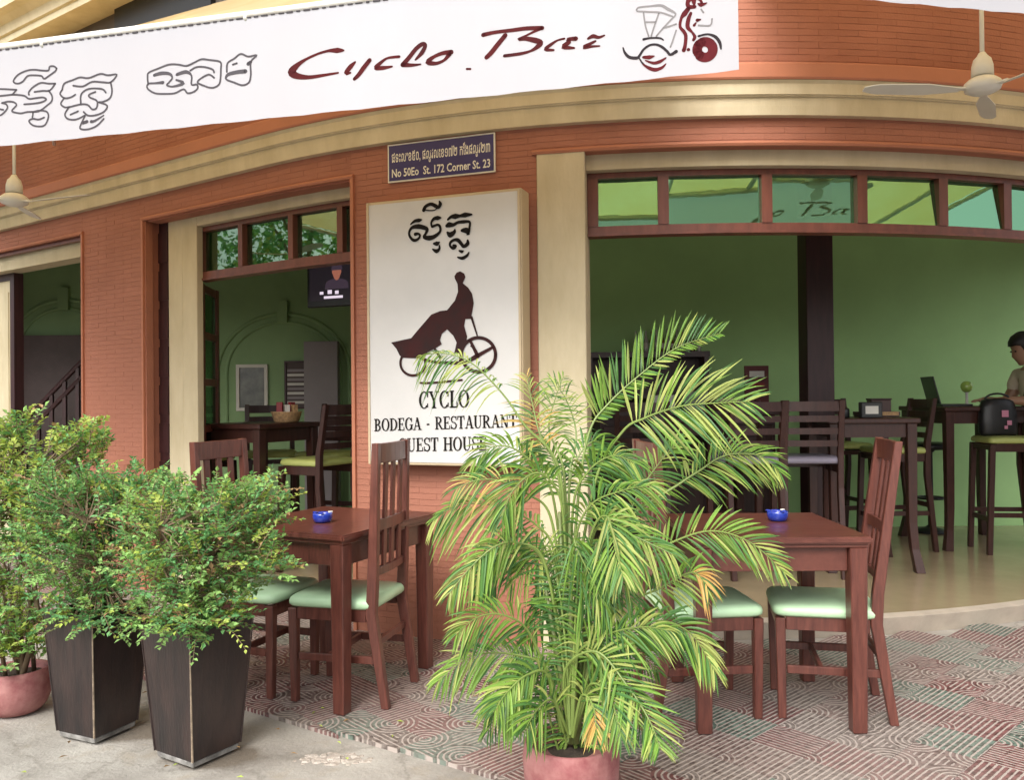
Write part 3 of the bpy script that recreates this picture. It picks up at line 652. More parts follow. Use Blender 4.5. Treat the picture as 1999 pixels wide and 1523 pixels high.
KH = [[(240, 630, 25), (330, 560, 60), (420, 545, 75), (480, 530, 20)],
      [(340, 840, 70), (400, 830, 50), (440, 870, 40), (400, 940, 50), (310, 970, 60), (230, 900, 50), (210, 800, 45), (270, 700, 60), (400, 675, 95), (520, 700, 85), (590, 740, 70), (560, 830, 50), (530, 900, 70), (640, 920, 95), (760, 880, 75), (860, 790, 50), (870, 700, 50), (820, 640, 50), (700, 680, 50)],
      [(690, 680, 40), (680, 590, 40), (740, 510, 65), (820, 495, 85), (890, 490, 20)],
      [(520, 330, 75), (560, 250, 65), (670, 200, 65), (770, 240, 75), (830, 270, 60), (870, 200, 75), (850, 140, 30)], [(540, 325, 20), (620, 335, 25), (740, 330, 20), (800, 290, 25)],
      [(730, 1040, 40), (800, 1040, 95), (850, 1010, 30)], [(710, 1160, 30), (790, 1200, 85), (850, 1150, 50), (850, 1080, 30)],
      [(1030, 530, 40), (1100, 470, 60), (1190, 460, 105), (1290, 450, 55), (1400, 430, 95), (1540, 420, 30)],
      [(1010, 660, 70), (1060, 640, 105), (1150, 640, 65), (1240, 590, 55), (1350, 575, 65), (1490, 580, 50), (1490, 700, 45), (1470, 800, 60), (1440, 850, 30)],
      [(1330, 760, 60), (1420, 760, 115), (1470, 830, 55)], [(1020, 800, 40), (1080, 850, 115), (1160, 800, 75), (1180, 740, 30)],
      [(1150, 1080, 50), (1200, 1090, 50), (1150, 1140, 60), (1080, 1090, 45), (1090, 1010, 55), (1170, 960, 55), (1250, 970, 75), (1320, 1050, 65), (1370, 1100, 65), (1450, 1040, 75), (1450, 970, 40)],
      [(1270, 1190, 30), (1330, 1210, 65), (1360, 1190, 20)], [(1240, 1330, 30), (1340, 1350, 65), (1440, 1290, 55), (1480, 1220, 20)]]
mb = MB(); strokes(mb, sg, sg, KH, (780, 380), 10.88); spart(mb, 'script_lettering', M['ink'], sgn)
EM = [(140, 930), (370, 880), (470, 760), (600, 610), (700, 570), (780, 560), (870, 450), (905, 350), (900, 260), (870, 200), (865, 170), (890, 130), (930, 115), (975, 140), (990, 180), (960, 250), (1020, 300), (1065, 370), (1085, 480), (1060, 620), (1050, 660), (990, 660), (975, 740), (1010, 860), (1000, 920), (960, 1000), (960, 1100), (950, 1170), (915, 1150), (920, 1050), (860, 1060), (890, 930), (850, 850), (780, 780), (720, 830), (700, 900), (720, 950), (640, 1000), (560, 1040), (480, 1110), (400, 1110), (280, 1105), (240, 1080), (200, 1000)]
mb = MB(); poly_fill(mb, [sg.pt(sg.px(740 + x / 5.858, 510 + y / 5.858)) for x, y in EM])
def ringpts(cx, cy, r, w_, a0=0, a1=360, n=28): return [(cx + r * math.cos(math.radians(a0 + (a1 - a0) * i / n)), cy + r * math.sin(math.radians(a0 + (a1 - a0) * i / n)), w_) for i in range(n + 1)]
strokes(mb, sg, sg, [ringpts(1140, 1070, 195, 34), ringpts(390, 1165, 142, 26, -20, 250), [(1060, 640, 25), (1125, 850, 14)], [(1130, 1080, 40), (1310, 980, 26)], [(1130, 1080, 40), (1040, 900, 26)], [(1130, 1080, 50), (985, 1165, 34)],
                     [(1050, 970, 10), (1100, 1010, 10)], [(470, 1390, 18), (600, 1392, 22), (950, 1358, 20)], [(480, 1110, 30), (620, 1150, 26), (760, 1160, 30), (920, 1165, 36)], [(640, 1000, 26), (700, 1100, 26)]], (740, 510), 5.858, k=1.25)
spart(mb, 'emblem', M['ink_brown'], sgn)
# serif capitals drawn as stems, bowls and serifs in a box of height 1
def ser(x, y, w_=.34, h=.07): return [(x - w_ / 2, y), (x + w_ / 2, y), (x + w_ / 2, y + h), (x - w_ / 2, y + h)]
def rect(x0, y0, x1, y1): return [(x0, y0), (x1, y0), (x1, y1), (x0, y1)]
def seg(x0, y0, x1, y1, w_): return [(x0 - w_ / 2, y0), (x0 + w_ / 2, y0), (x1 + w_ / 2, y1), (x1 - w_ / 2, y1)]
def bowl(cx, cy, rx, ry, tx, ty, a0, a1, n=16):
    out = []
    for i in range(n):
        t0, t1 = math.radians(a0 + (a1 - a0) * i / n), math.radians(a0 + (a1 - a0) * (i + 1) / n)
        out.append([(cx + rx * math.cos(t0), cy + ry * math.sin(t0)), (cx + rx * math.cos(t1), cy + ry * math.sin(t1)), (cx + (rx - tx) * math.cos(t1), cy + (ry - ty) * math.sin(t1)), (cx + (rx - tx) * math.cos(t0), cy + (ry - ty) * math.sin(t0))])
    return out
ST, TH = .17, .07
def stem(x): return [rect(x - ST / 2, 0, x + ST / 2, 1), ser(x, 0), ser(x, 1 - .07)]
GL = {
 'C': (.74, bowl(.40, .5, .38, .52, ST, TH, 42, 318) + [rect(.62, .66, .70, .98), rect(.63, .06, .70, .30)]),
 'O': (.82, bowl(.41, .5, .39, .52, ST, TH, 0, 360, 24)),
 'Y': (.78, [seg(.16, .95, .40, .45, ST), seg(.64, .95, .42, .45, TH), rect(.40 - ST / 2, 0, .40 + ST / 2, .5), ser(.40, 0), ser(.15, .93), ser(.65, .93, .26)]),
 'L': (.66, stem(.20) + [rect(.2, 0, .60, .08), rect(.54, 0, .62, .32)]),
 'B': (.72, stem(.18) + bowl(.30, .74, .30, .26, ST, TH, -90, 90) + bowl(.30, .26, .36, .27, ST, TH, -90, 90) + [rect(.18, .93, .31, 1), rect(.18, .465, .31, .53), rect(.18, 0, .31, .07)]),
 'D': (.80, stem(.18) + bowl(.30, .5, .46, .5, ST, TH, -90, 90) + [rect(.18, .93, .31, 1), rect(.18, 0, .31, .07)]),
 'E': (.68, stem(.18) + [rect(.18, .93, .60, 1), rect(.18, .47, .48, .54), rect(.18, 0, .62, .07), rect(.54, .74, .61, 1), rect(.56, 0, .63, .28), rect(.43, .38, .49, .62)]),
 'G': (.80, bowl(.40, .5, .38, .52, ST, TH, 42, 330) + [rect(.62, .66, .70, .98), rect(.58, .05, .74, .42), rect(.48, .40, .80, .46)]),
 'A': (.80, [seg(.14, 0, .40, 1, TH), seg(.66, 0, .40, 1, ST), rect(.24, .28, .58, .35), ser(.13, 0, .26), ser(.66, 0, .32)]),
 'R': (.78, stem(.18) + bowl(.30, .73, .34, .27, ST, TH, -90, 90) + [rect(.18, .93, .31, 1), rect(.18, .46, .31, .53), seg(.36, .48, .66, 0, ST), ser(.68, 0, .24)]),
 'S': (.62, bowl(.31, .745, .27, .275, .12, .08, 30, 270) + bowl(.31, .265, .29, .285, .13, .08, -150, 90) + [rect(.50, .68, .57, 1), rect(.04, 0, .11, .34)]),
 'T': (.72, [rect(.36 - ST / 2, 0, .36 + ST / 2, 1), ser(.36, 0), rect(.04, .92, .68, 1), rect(.03, .70, .10, 1), rect(.62, .70, .69, 1)]),
 'U': (.80, [rect(.18 - ST / 2, .3, .18 + ST / 2, 1), rect(.62 - TH / 2, .3, .62 + TH / 2, 1), ser(.18, .93, .32), ser(.62, .93, .26)] + bowl(.374, .32, .28, .34, ST, TH, 180, 270) + bowl(.374, .32, .28, .34, TH, TH, 270, 360)),
 'N': (.82, [rect(.18 - TH / 2, 0, .18 + TH / 2, 1), rect(.66 - TH / 2, 0, .66 + TH / 2, 1), seg(.18, 1, .62, 0, ST), ser(.18, 0, .26), ser(.66, .93, .26), ser(.13, .93, .18)]),
 'H': (.84, stem(.18) + stem(.66) + [rect(.18, .47, .66, .54)]),
 '-': (.5, [rect(.12, .36, .38, .48)]), ' ': (.40, [])}
def serif_text(mb, bd, txt, pl, pr, hpx):
    """txt between photograph points pl and pr on the board's plane"""
    a, b_ = Vector(bd.px(*pl)), Vector(bd.px(*pr)); tot = sum(GL[c][0] for c in txt); k = (b_ - a).length / tot
    hp = Vector(bd.px(pl[0], pl[1] - hpx)); h = (hp - a).length; x = 0; ex = (b_ - a).normalized()
    for c in txt:
        wd, polys = GL[c]
        for po in polys:
            mb.add([bd.pt(a + ex * ((x + p[0]) * k) + Vector((0, p[1] * h)), 1.0) for p in po], [tuple(range(len(po)))])
        x += wd
for txt, l_, r_, hh in (('CYCLO', (818, 798), (917, 795), 33), ('BODEGA - RESTAURANT', (731, 842), (1010, 834), 24), ('GUEST HOUSE', (778, 882), (951, 879), 26)):
    mb = MB(); serif_text(mb, sg, txt, l_, r_, hh); spart(mb, 'lettering', M['ink'], sgn)

# --- blue address plate under the cornice
pa, pb_ = P(S(757, 330, .02), .022, 0), P(S(965, 310, .02), .022, 0)
pb = Board((pa.x, pa.y, 2.5), (pb_.x, pb_.y, 2.5), .0028)
c4 = [pb.px(757, 289), pb.px(965, 257), pb.px(962, 329), pb.px(762, 357)]; print('plate', c4)
x0, x1 = (c4[0][0] + c4[3][0]) / 2, (c4[1][0] + c4[2][0]) / 2; z1 = min((c4[0][1] + c4[1][1]) / 2, ZC0 - .012 - 2.5); z0 = (c4[2][1] + c4[3][1]) / 2
plt = thing('address_plate', 'small dark blue enamel address plate with white lettering under the cornice', 'sign', pb.pt(((x0 + x1) / 2, z0)))
mb = MB(); mid = pb.o + pb.e * ((x0 + x1) / 2) + pb.u * ((z0 + z1) / 2)
mb.box(mid - pb.n * .006, (x1 - x0 + .016, .010, z1 - z0 + .016), (pb.e, pb.n, pb.u)); spart(mb, 'rim', M['white'], plt)
mb = MB(); mb.box(mid - pb.n * .0015, (x1 - x0, .006, z1 - z0), (pb.e, pb.n, pb.u)); spart(mb, 'plate', M['blue_plate'], plt)
def typeset(txt, bd, c0, width, height, m, name, root, slope=0.0, bold=.0):
    cu = bpy.data.curves.new(name, 'FONT'); cu.body = txt; cu.offset = bold; cu.resolution_u = 2
    to = bpy.data.objects.new(name, cu); COL.objects.link(to)
    dg = bpy.context.evaluated_depsgraph_get(); me = bpy.data.meshes.new_from_object(to.evaluated_get(dg), depsgraph=dg)
    bpy.data.objects.remove(to); bpy.data.curves.remove(cu)
    xs = [v.co.x for v in me.vertices]; ys = [v.co.y for v in me.vertices]; mx, nx, my, ny = max(xs), min(xs), max(ys), min(ys)
    inv = Matrix.Translation(root.location).inverted()
    for v in me.vertices:
        u_ = (v.co.x - nx) / (mx - nx); q = (v.co.y - ny) / (my - ny)
        v.co = inv @ bd.pt((c0[0] + u_ * width, c0[1] + q * height + slope * u_ * width))
    me.materials.clear(); me.materials.append(m); me.update()
    return link(name, me, root)
W_, H_ = x1 - x0, z1 - z0
typeset('ផទះលេខ៥០, ផលូវលេខ១៧២ កែងផលូវ២៣', pb, (x0 + W_ * .03, z0 + H_ * .42), W_ * .94, H_ * .44, M['white'], 'script_lettering', plt, bold=.012)
typeset('No 50Eo  St. 172 Corner St. 23', pb, (x0 + W_ * .03, z0 + H_ * .09), W_ * .94, H_ * .24, M['white'], 'lettering', plt, bold=.018)

# --- awning on the left with its printed valance
BH = 0.42
ba = EYE + ray(0, 190) * 1; d0 = FOC * BH / 188; d1 = FOC * BH / 229
def at_depth(px, py, d):
    r = ray(px, py); return EYE + r * (d / r.dot(fwd))
va, vb = at_depth(0, 190, d0), at_depth(1440, 30, d1)
vl = Board((va.x, va.y, 2.6), (vb.x, vb.y, 2.6), .0009)
q = {k: vl.px(*v) for k, v in dict(t0=(0, 97), b0=(0, 285), b1=(1441, 136), t1=(1441, -92)).items()}; print('banner', q, va, vb)
xl = -1.7; xr = (q['b1'][0] + q['t1'][0]) / 2
def zt(x): t = (x - q['t0'][0]) / (q['t1'][0] - q['t0'][0]); return q['t0'][1] + t * (q['t1'][1] - q['t0'][1])
def zb(x): t = (x - q['b0'][0]) / (q['b1'][0] - q['b0'][0]); return q['b0'][1] + t * (q['b1'][1] - q['b0'][1])
def valance(bd, x_l, x_r, ftop, fbot, label, nm='banner'):
    root = thing(nm, label, 'banner', bd.pt(((x_l + x_r) / 2, fbot((x_l + x_r) / 2)), 0), group='awning banners')
    mb = MB(); n = 60; vs = []
    for i in range(n + 1):
        x = x_l + (x_r - x_l) * i / n; wv = .0012 * math.sin(i * 1.1) + .001 * math.sin(i * 2.7)
        vs += [bd.pt((x, fbot(x) + .002 * math.sin(i * 1.9)), 0) + bd.n * (wv * .05 - .0003), bd.pt((x, (fbot(x) + ftop(x)) / 2), 0) - bd.n * .0003, bd.pt((x, ftop(x)), 0) - bd.n * .0003]
    mb.add(vs, [(3 * i + k, 3 * i + 3 + k, 3 * i + 4 + k, 3 * i + 1 + k) for i in range(n) for k in (0, 1)])
    spart(mb, 'cloth', M['vinyl'], root, smooth=True)
    mb = MB(); mb.tube([bd.pt((x_l + (x_r - x_l) * i / 20, ftop(x_l + (x_r - x_l) * i / 20) + .014), 0) - bd.n * .006 for i in range(21)], .016, 8); spart(mb, 'hem', M['hem'], root, smooth=True)
    mb = MB(); rnd = random.Random(3)
    for i in range(130):
        x = x_l + (x_r - x_l) * i / 130; L_ = (x_r - x_l) / 130 * rnd.uniform(.35, .85)
        mb.box(bd.pt((x, ftop(x) - .001), 0) + bd.n * .0012, (L_, .004, rnd.uniform(.003, .007)), (bd.e, bd.n, bd.u))
    o = spart(mb, 'stitching', M['grey_ink'], root); tag(o, kind='stuff')
    return root
ban = valance(vl, xl, xr, zt, zb, 'long white awning banner with dark red script lettering and a cycle rickshaw drawing')
K1 = [[(820, 170), (780, 140), (720, 145), (700, 200), (600, 200), (500, 190), (400, 200), (280, 250), (210, 320), (200, 370), (260, 390), (330, 360), (400, 280), (500, 270), (600, 280), (640, 320), (720, 270), (800, 210), (820, 170)],
      [(-160, 480), (-60, 470), (60, 470), (240, 480)], [(-60, 590), (0, 570), (90, 560), (180, 550), (280, 555), (360, 570), (420, 610), (520, 600), (620, 590), (670, 620), (600, 660), (480, 680), (350, 690)], [(240, 480), (180, 550)],
      [(800, 390), (700, 390), (590, 380), (480, 440), (420, 510), (420, 550)], [(800, 390), (720, 490), (620, 495), (500, 510)], [(700, 490), (750, 560), (750, 640), (690, 700), (560, 790), (400, 800), (300, 820), (190, 800), (180, 770), (240, 700), (200, 660), (120, 650), (30, 670)],
      [(-80, 860), (0, 850), (60, 810), (110, 740), (90, 690), (30, 670)], [(-40, 750), (0, 760), (50, 770)], [(480, 800), (580, 780), (680, 800), (700, 880), (650, 990), (560, 1010), (470, 990), (420, 930), (480, 900), (560, 910), (640, 880)], [(480, 800), (470, 880)],
      [(-160, 480), (-220, 600), (-200, 760), (-80, 860)],
      [(900, 480), (930, 390), (1050, 340), (1160, 300), (1280, 310), (1450, 250), (1560, 270), (1690, 260), (1600, 370), (1480, 370), (1330, 365), (1200, 430), (1060, 420)], [(900, 480), (870, 540), (930, 600), (1020, 590), (1090, 550)],
      [(930, 600), (880, 680), (930, 730), (1000, 730), (1170, 690), (1270, 700), (1330, 760), (1390, 750), (1410, 680), (1390, 630), (1300, 590), (1290, 550), (1380, 510)], [(1170, 690), (1170, 560), (1230, 490), (1330, 460), (1480, 470), (1530, 520)],
      [(1600, 370), (1620, 500), (1590, 600), (1500, 650), (1430, 660)], [(1430, 660), (1550, 710), (1500, 800), (1370, 850), (1270, 850), (1210, 800)], [(1000, 730), (940, 830), (980, 900), (1100, 910), (1230, 850)], [(1020, 840), (1130, 790)],
      [(1230, 860), (1160, 1010), (1180, 1050), (1280, 1050), (1400, 1000), (1500, 900)], [(1200, 960, 40), (1260, 940, 40)], [(1320, 940, 40), (1370, 930, 30), (1500, 850, 15)]]
K2 = [[(150, 650), (140, 540), (160, 470), (300, 410), (460, 350), (600, 350), (720, 370), (840, 320), (950, 270), (1060, 280), (1230, 310), (1240, 420), (1230, 600), (1190, 670), (1100, 700), (990, 670), (890, 620), (940, 560), (1060, 500), (1140, 550)],
      [(240, 510, 40), (350, 480, 48), (470, 490, 40), (510, 550), (460, 620), (430, 660), (520, 680), (680, 630, 45), (570, 580)], [(580, 500, 40), (720, 460, 50), (800, 520), (800, 650), (880, 650), (890, 710), (830, 760), (740, 780), (680, 720), (550, 780), (400, 790), (250, 780), (140, 710), (150, 640), (250, 630), (370, 620, 45)],
      [(780, 440), (870, 390), (980, 385), (1110, 420), (1140, 470)], [(1330, 460), (1340, 330), (1440, 260), (1540, 190), (1650, 230), (1780, 210), (1690, 310), (1690, 500), (1660, 620), (1560, 660), (1440, 620), (1320, 570), (1350, 500, 45), (1480, 465, 50), (1610, 450, 55)], [(1420, 350), (1480, 330)], [(1690, 310, 40), (1650, 340, 50)]]
LC = [[(690, 330, 20), (620, 330, 55), (520, 335, 28), (400, 370, 24), (270, 430, 28), (170, 500, 55), (115, 570, 95), (170, 615, 65), (300, 630, 40), (450, 610, 32), (630, 580, 18)], [(820, 460, 20), (770, 510, 50), (720, 580, 50), (770, 580, 15)], [(980, 440, 45), (910, 530, 50), (860, 600, 45), (810, 650, 35)],
      [(1310, 400, 28), (1250, 405, 28), (1170, 420, 22), (1090, 480, 40), (1050, 525, 45), (1130, 525, 40), (1230, 510, 18)], [(1350, 490, 50), (1420, 410, 45), (1500, 310, 45), (1570, 260, 45), (1600, 280, 40), (1560, 360, 45), (1490, 435, 18)], [(1350, 490, 50), (1450, 495, 34), (1550, 485, 14)],
      [(1890, 350, 50), (1800, 360, 40), (1700, 400, 34), (1630, 460, 55), (1720, 475, 34), (1810, 440, 28), (1870, 370, 50)]]
LB = [[(270, 235, 52), (400, 205, 42), (600, 180, 44), (800, 155, 48), (990, 150, 50)], [(540, 240, 55), (450, 350, 58), (370, 450, 58), (310, 510, 52)], [(990, 150, 42), (900, 190, 28), (800, 240, 24), (700, 290, 34), (780, 280, 48), (900, 300, 64), (970, 330, 64), (930, 380, 54), (850, 430, 28), (720, 465, 38), (530, 490, 38)],
      [(1260, 280, 24), (1180, 300, 22), (1100, 350, 38), (1030, 410, 44), (1130, 420, 24)], [(1400, 280, 54), (1300, 290, 38), (1320, 320, 48), (1250, 380, 58), (1380, 395, 24)], [(1550, 280, 28), (1610, 250, 48), (1680, 265, 34), (1750, 240, 18)], [(1640, 310, 24), (1560, 350, 38), (1500, 385, 48), (1600, 375, 28), (1690, 370, 18)], [(70, 650, 25), (115, 650, 25)]]
mb = MB(); strokes(mb, vl, vl, K1, (0, 110), 7.404, defw=23); strokes(mb, vl, vl, K2, (270, 80), 7.69, defw=25); spart(mb, 'script_outline', M['grey_ink'], ban)
mb = MB(); strokes(mb, vl, vl, LC, (550, 40), 5.711); spart(mb, 'lettering', M['red_ink'], ban)
mb = MB(); strokes(mb, vl, vl, LB, (900, 30), 6.247); spart(mb, 'lettering', M['red_ink'], ban)
G_ = [[(340, 150), (380, 110), (550, 90), (720, 80, 40), (820, 130, 45), (950, 210), (880, 300), (760, 430), (650, 560)], [(350, 170), (550, 180), (720, 190), (900, 250)], [(450, 200), (480, 400), (530, 560)], [(690, 200), (620, 400), (570, 560)], [(490, 340), (630, 340)], [(760, 430), (870, 400), (960, 370)], [(960, 470), (900, 650), (870, 730)], [(1310, 390), (1490, 390), (1520, 290)], [(1350, 140), (1385, 190)]]
D_ = [[(450, 610, 40), (550, 590, 30), (700, 590, 30), (760, 620, 20)], [(130, 740, 20), (160, 820, 40), (230, 890, 50), (350, 900, 50), (390, 860, 40), (450, 770, 38), (540, 705, 35), (640, 690, 35), (740, 730, 42), (820, 800, 40), (870, 850, 40), (960, 800, 55)], [(1310, 560, 35), (1450, 530, 30), (1570, 570, 48), (1640, 660, 48), (1660, 760, 25)], [(380, 900, 20), (440, 990, 30), (520, 1050, 20)]]
R_ = [[(450, 890, 45), (540, 890, 65), (620, 870, 15)], [(480, 940, 20), (600, 980, 44), (700, 960, 54), (800, 900, 22)], [(440, 1000, 22), (540, 1060, 54), (640, 1085, 58), (740, 1050, 44), (800, 990, 15)], [(1210, -90, 110), (1140, 30, 64), (1160, 100, 64), (1250, 100, 54)], [(1230, -40, 95), (1240, 60, 44)], [(1150, 130, 64), (1090, 210, 85), (1040, 280, 44), (1020, 410, 44), (1080, 490, 54), (1110, 560, 54), (1100, 700, 54), (1080, 780, 64)],
      [(1190, 200, 44), (1150, 300, 64), (1140, 420, 64), (1210, 500, 34), (1250, 570, 54), (1230, 620, 44)], [(1300, 50, 20), (1350, 70, 64), (1440, 40, 15)], [(1290, 310, 54), (1340, 300, 20)], [(1240, 390, 44), (1270, 350, 20)], [(1150, 770, 54), (1170, 770, 20)], [(1240, -260, 120), (1260, -180, 110)], [(1250, -160, 60), (1220, -90, 110)], [(1250, -60, 50), (1330, -10, 40), (1360, 40, 40)],
      ringpts(1410, 770, 122, 146, -118, -215 + 360 - 10), ringpts(1410, 770, 122, 146, 160, 228, 8)]
mb = MB(); strokes(mb, vl, vl, G_, (1200, 0), 8.0, defw=26); spart(mb, 'emblem_outline', M['pale_ink'], ban)
mb = MB(); strokes(mb, vl, vl, D_, (1200, 0), 8.0); strokes(mb, vl, vl, R_, (1200, 0), 8.0, mi=1, k=1.15); spart(mb, 'emblem', [M['dark_ink'], M['maroon_ink']], ban)

# canvas of the left awning, from the valance up to the facade
def canvas(bd, x_l, x_r, ftop, ridge, label, name='awning'):
    root = thing(name, label, 'awning', bd.pt(((x_l + x_r) / 2, ftop((x_l + x_r) / 2)), 0), group='awnings over the pavement')
    n, m_ = 40, 6; vs = []
    eav = [bd.pt((x_l + (x_r - x_l) * i / n, ftop(x_l + (x_r - x_l) * i / n) + .026), 0) for i in range(n + 1)]; rid = [ridge(i / n) for i in range(n + 1)]
    for i in range(n + 1):
        for k in range(m_ + 1):
            t = k / m_; vs.append(eav[i].lerp(rid[i], t) - Vector((0, 0, .03 * math.sin(math.pi * t) * (.6 + .4 * math.sin(i * .9) ** 2))))
    mb = MB(); mb.add(vs, [(i * (m_ + 1) + k, (i + 1) * (m_ + 1) + k, (i + 1) * (m_ + 1) + k + 1, i * (m_ + 1) + k + 1) for i in range(n) for k in range(m_)])
    spart(mb, 'canvas', M['canvas'], root, smooth=True)
    dn = Vector((0, 0, .065))
    for i in range(0, n + 1, 8):
        mb = MB(); mb.tube([eav[i] - dn * .4, eav[i].lerp(rid[i], .5) - dn, rid[i] - dn * .6], .018, 8); spart(mb, 'rafter', M['white'], root, smooth=True)
        mb = MB(); e2 = eav[i].lerp(rid[i], .55) - dn; w2_ = Vector((rid[i].x, rid[i].y, rid[i].z - .75)); go = bd is vl and i < n - 16; mb.tube([e2, w2_], .014, 8); spart(mb, 'brace', M['white'], root, smooth=True) if go else None
    for t in (.02, .5):
        mb = MB(); mb.tube([eav[i].lerp(rid[i], t) - dn * (.75 if t < .1 else 1.25) for i in range(0, n + 1, 4)], .016, 8); spart(mb, 'purlin', M['white'], root, smooth=True)
    return root, eav, rid
sR0, sR1, sR2 = S(-260, 96, .03), S(0, 96, .03), S(420, 10, .03)
def ridge_l(t):
    s = -5.6 + (S(1240, 300) + 5.6) * t
    z = 4.16 - (s - sR1) / (sR2 - sR1) * .27 if s < sR2 else 3.89 - (s - sR2) * .12
    return P(s, .03, max(3.62, min(4.2, z)))
awl = canvas(vl, xl, xr, zt, ridge_l, 'tan canvas awning sloping up behind the white banner with dark red script')
# right awning: only the lower edge of its banner dips into the photograph
v0, v1 = at_depth(1680, -2, 2.56), at_depth(1999, 26, 2.66)
vr = Board((v0.x, v0.y, 2.6), (v1.x, v1.y, 2.6), .0009); b0, b1 = vr.px(1680, -2), vr.px(1999, 26); print('rbanner', b0, b1, v0, v1)
zbr = lambda x: b0[1] + (x - b0[0]) / (b1[0] - b0[0]) * (b1[1] - b0[1]); ztr = lambda x: zbr(x) + .43
ban2 = valance(vr, b0[0], b0[0] + 3.0, ztr, zbr, 'white awning banner at the top right edge above the ceiling fan')
class Shift:
    def __init__(s, bd, dx, dz): s.b = bd; s.dx = dx; s.dz = dz; s.n = bd.n
    def pt(s, c, k=1.0): return s.b.pt((c[0] - s.dx, c[1] - s.dz), k)
xm = vl.px(560, 100)
sh = Shift(vr, xm[0] - (b0[0] + .62), (zt(xm[0]) + zb(xm[0])) / 2 - (zbr(.6) + .215))
mb = MB(); strokes(mb, vl, sh, LC, (550, 40), 5.711); strokes(mb, vl, sh, LB, (900, 30), 6.247); spart(mb, 'lettering', M['red_ink'], ban2)
def ridge_r(t):
    s = S(1420, 300) + .1 + (6.9 - S(1420, 300)) * t; return P(s, .03, 3.66)
awr = canvas(vr, b0[0], b0[0] + 3.0, ztr, ridge_r, 'tan canvas awning at the right corner above the big opening')

# --- ceiling fans hung under the awnings
def fan(label, hub, top, rots):
    root = thing('ceiling_fan', label, 'fan', hub, 0, 'white ceiling fans under the awnings')
    mb = MB(); mb.tube([(0, 0, .10), (0, 0, top - hub[2])], .0095, 10); mb.lathe((0, 0, top - hub[2] - .05), [(.012, 0), (.05, .02), (.055, .05)], 16); mb.obj('rod', M['white'], root, smooth=True)
    mb = MB(); mb.lathe((0, 0, .035), [(.046, 0), (.044, .045), (.036, .075), (.022, .09), (.014, .105)], 20); mb.obj('canopy', M['white'], root, smooth=True)
    mb = MB(); mb.lathe((0, 0, -.045), [(.02, 0), (.045, .004), (.072, .018), (.078, .036), (.074, .052), (.055, .068), (.03, .08)], 28); mb.obj('motor', M['white'], root, smooth=True)
    for r in rots:
        mb = MB(); vs = []; n = 14
        for i in range(n + 1):
            x = .10 + .42 * i / n; wd = .030 + .060 * min(1, i / 5) - .02 * (i / n); wd *= 1 if i < n - 1 else (.8 if i == n - 1 else .45); tw = math.radians(13)
            for k in (-1, 1):
                y = k * wd / 2 * 1.0; vs += [(x, y * math.cos(tw), y * math.sin(tw) - .02 + .012 * (i / n)), (x, y * math.cos(tw), y * math.sin(tw) - .024 + .012 * (i / n))]
        fs = []
        for i in range(n):
            a = 4 * i; fs += [(a, a + 4, a + 6, a + 2), (a + 1, a + 3, a + 7, a + 5), (a, a + 1, a + 5, a + 4), (a + 2, a + 6, a + 7, a + 3)]
        fs += [(0, 2, 3, 1), (4 * n, 4 * n + 1, 4 * n + 3, 4 * n + 2)]
        mb.add(vs, fs)
        mb.box((.075, 0, -.018), (.09, .028, .008)); 
        o = mb.obj('blade', M['white'], root); o.rotation_euler = (0, 0, r)
    return root
h1 = at_depth(1918, 164, 3.75); fan('white ceiling fan hanging in front of the cornice at the upper right', h1, 3.25, [math.radians(a) for a in (178, 298, 58)])
h2 = at_depth(28, 388, 5.0); fan('white ceiling fan hanging below the left end of the lettered banner', h2, 3.02, [math.radians(a) for a in (-14, 106, 226)])

# ================================================================ FURNITURE
Xa, Ya, Za = Vector((1, 0, 0)), Vector((0, 1, 0)), Vector((0, 0, 1))
def cushion(mb, sx, sy, z0, h, n=8, taper=.0):
    """upholstered pad: domed, with rounded edges"""
    prof = [(.955, 0), (.995, .18), (1.0, .42), (.985, .68), (.93, .88), (.80, .97), (.5, 1.05), (.0, 1.08)]
    N = 28; vs = []
    for k, zz in prof:
        for i in range(N):
            t = 2 * math.pi * i / N; c, s = math.cos(t), math.sin(t); p = .22
            x = math.copysign(abs(c) ** p, c); y = math.copysign(abs(s) ** p, s)
            vs.append((x * sx / 2 * k, y * sy / 2 * k * (1 - taper * (x * k < 0) * abs(x * k)), z0 + h * zz))
    m = len(prof); fs = [tuple(range(N))[::-1]]
    for r in range(m - 1):
        for i in range(N): fs.append((r * N + i, r * N + (i + 1) % N, r * N + N + (i + 1) % N, r * N + N + i))
    mb.add(vs, fs)
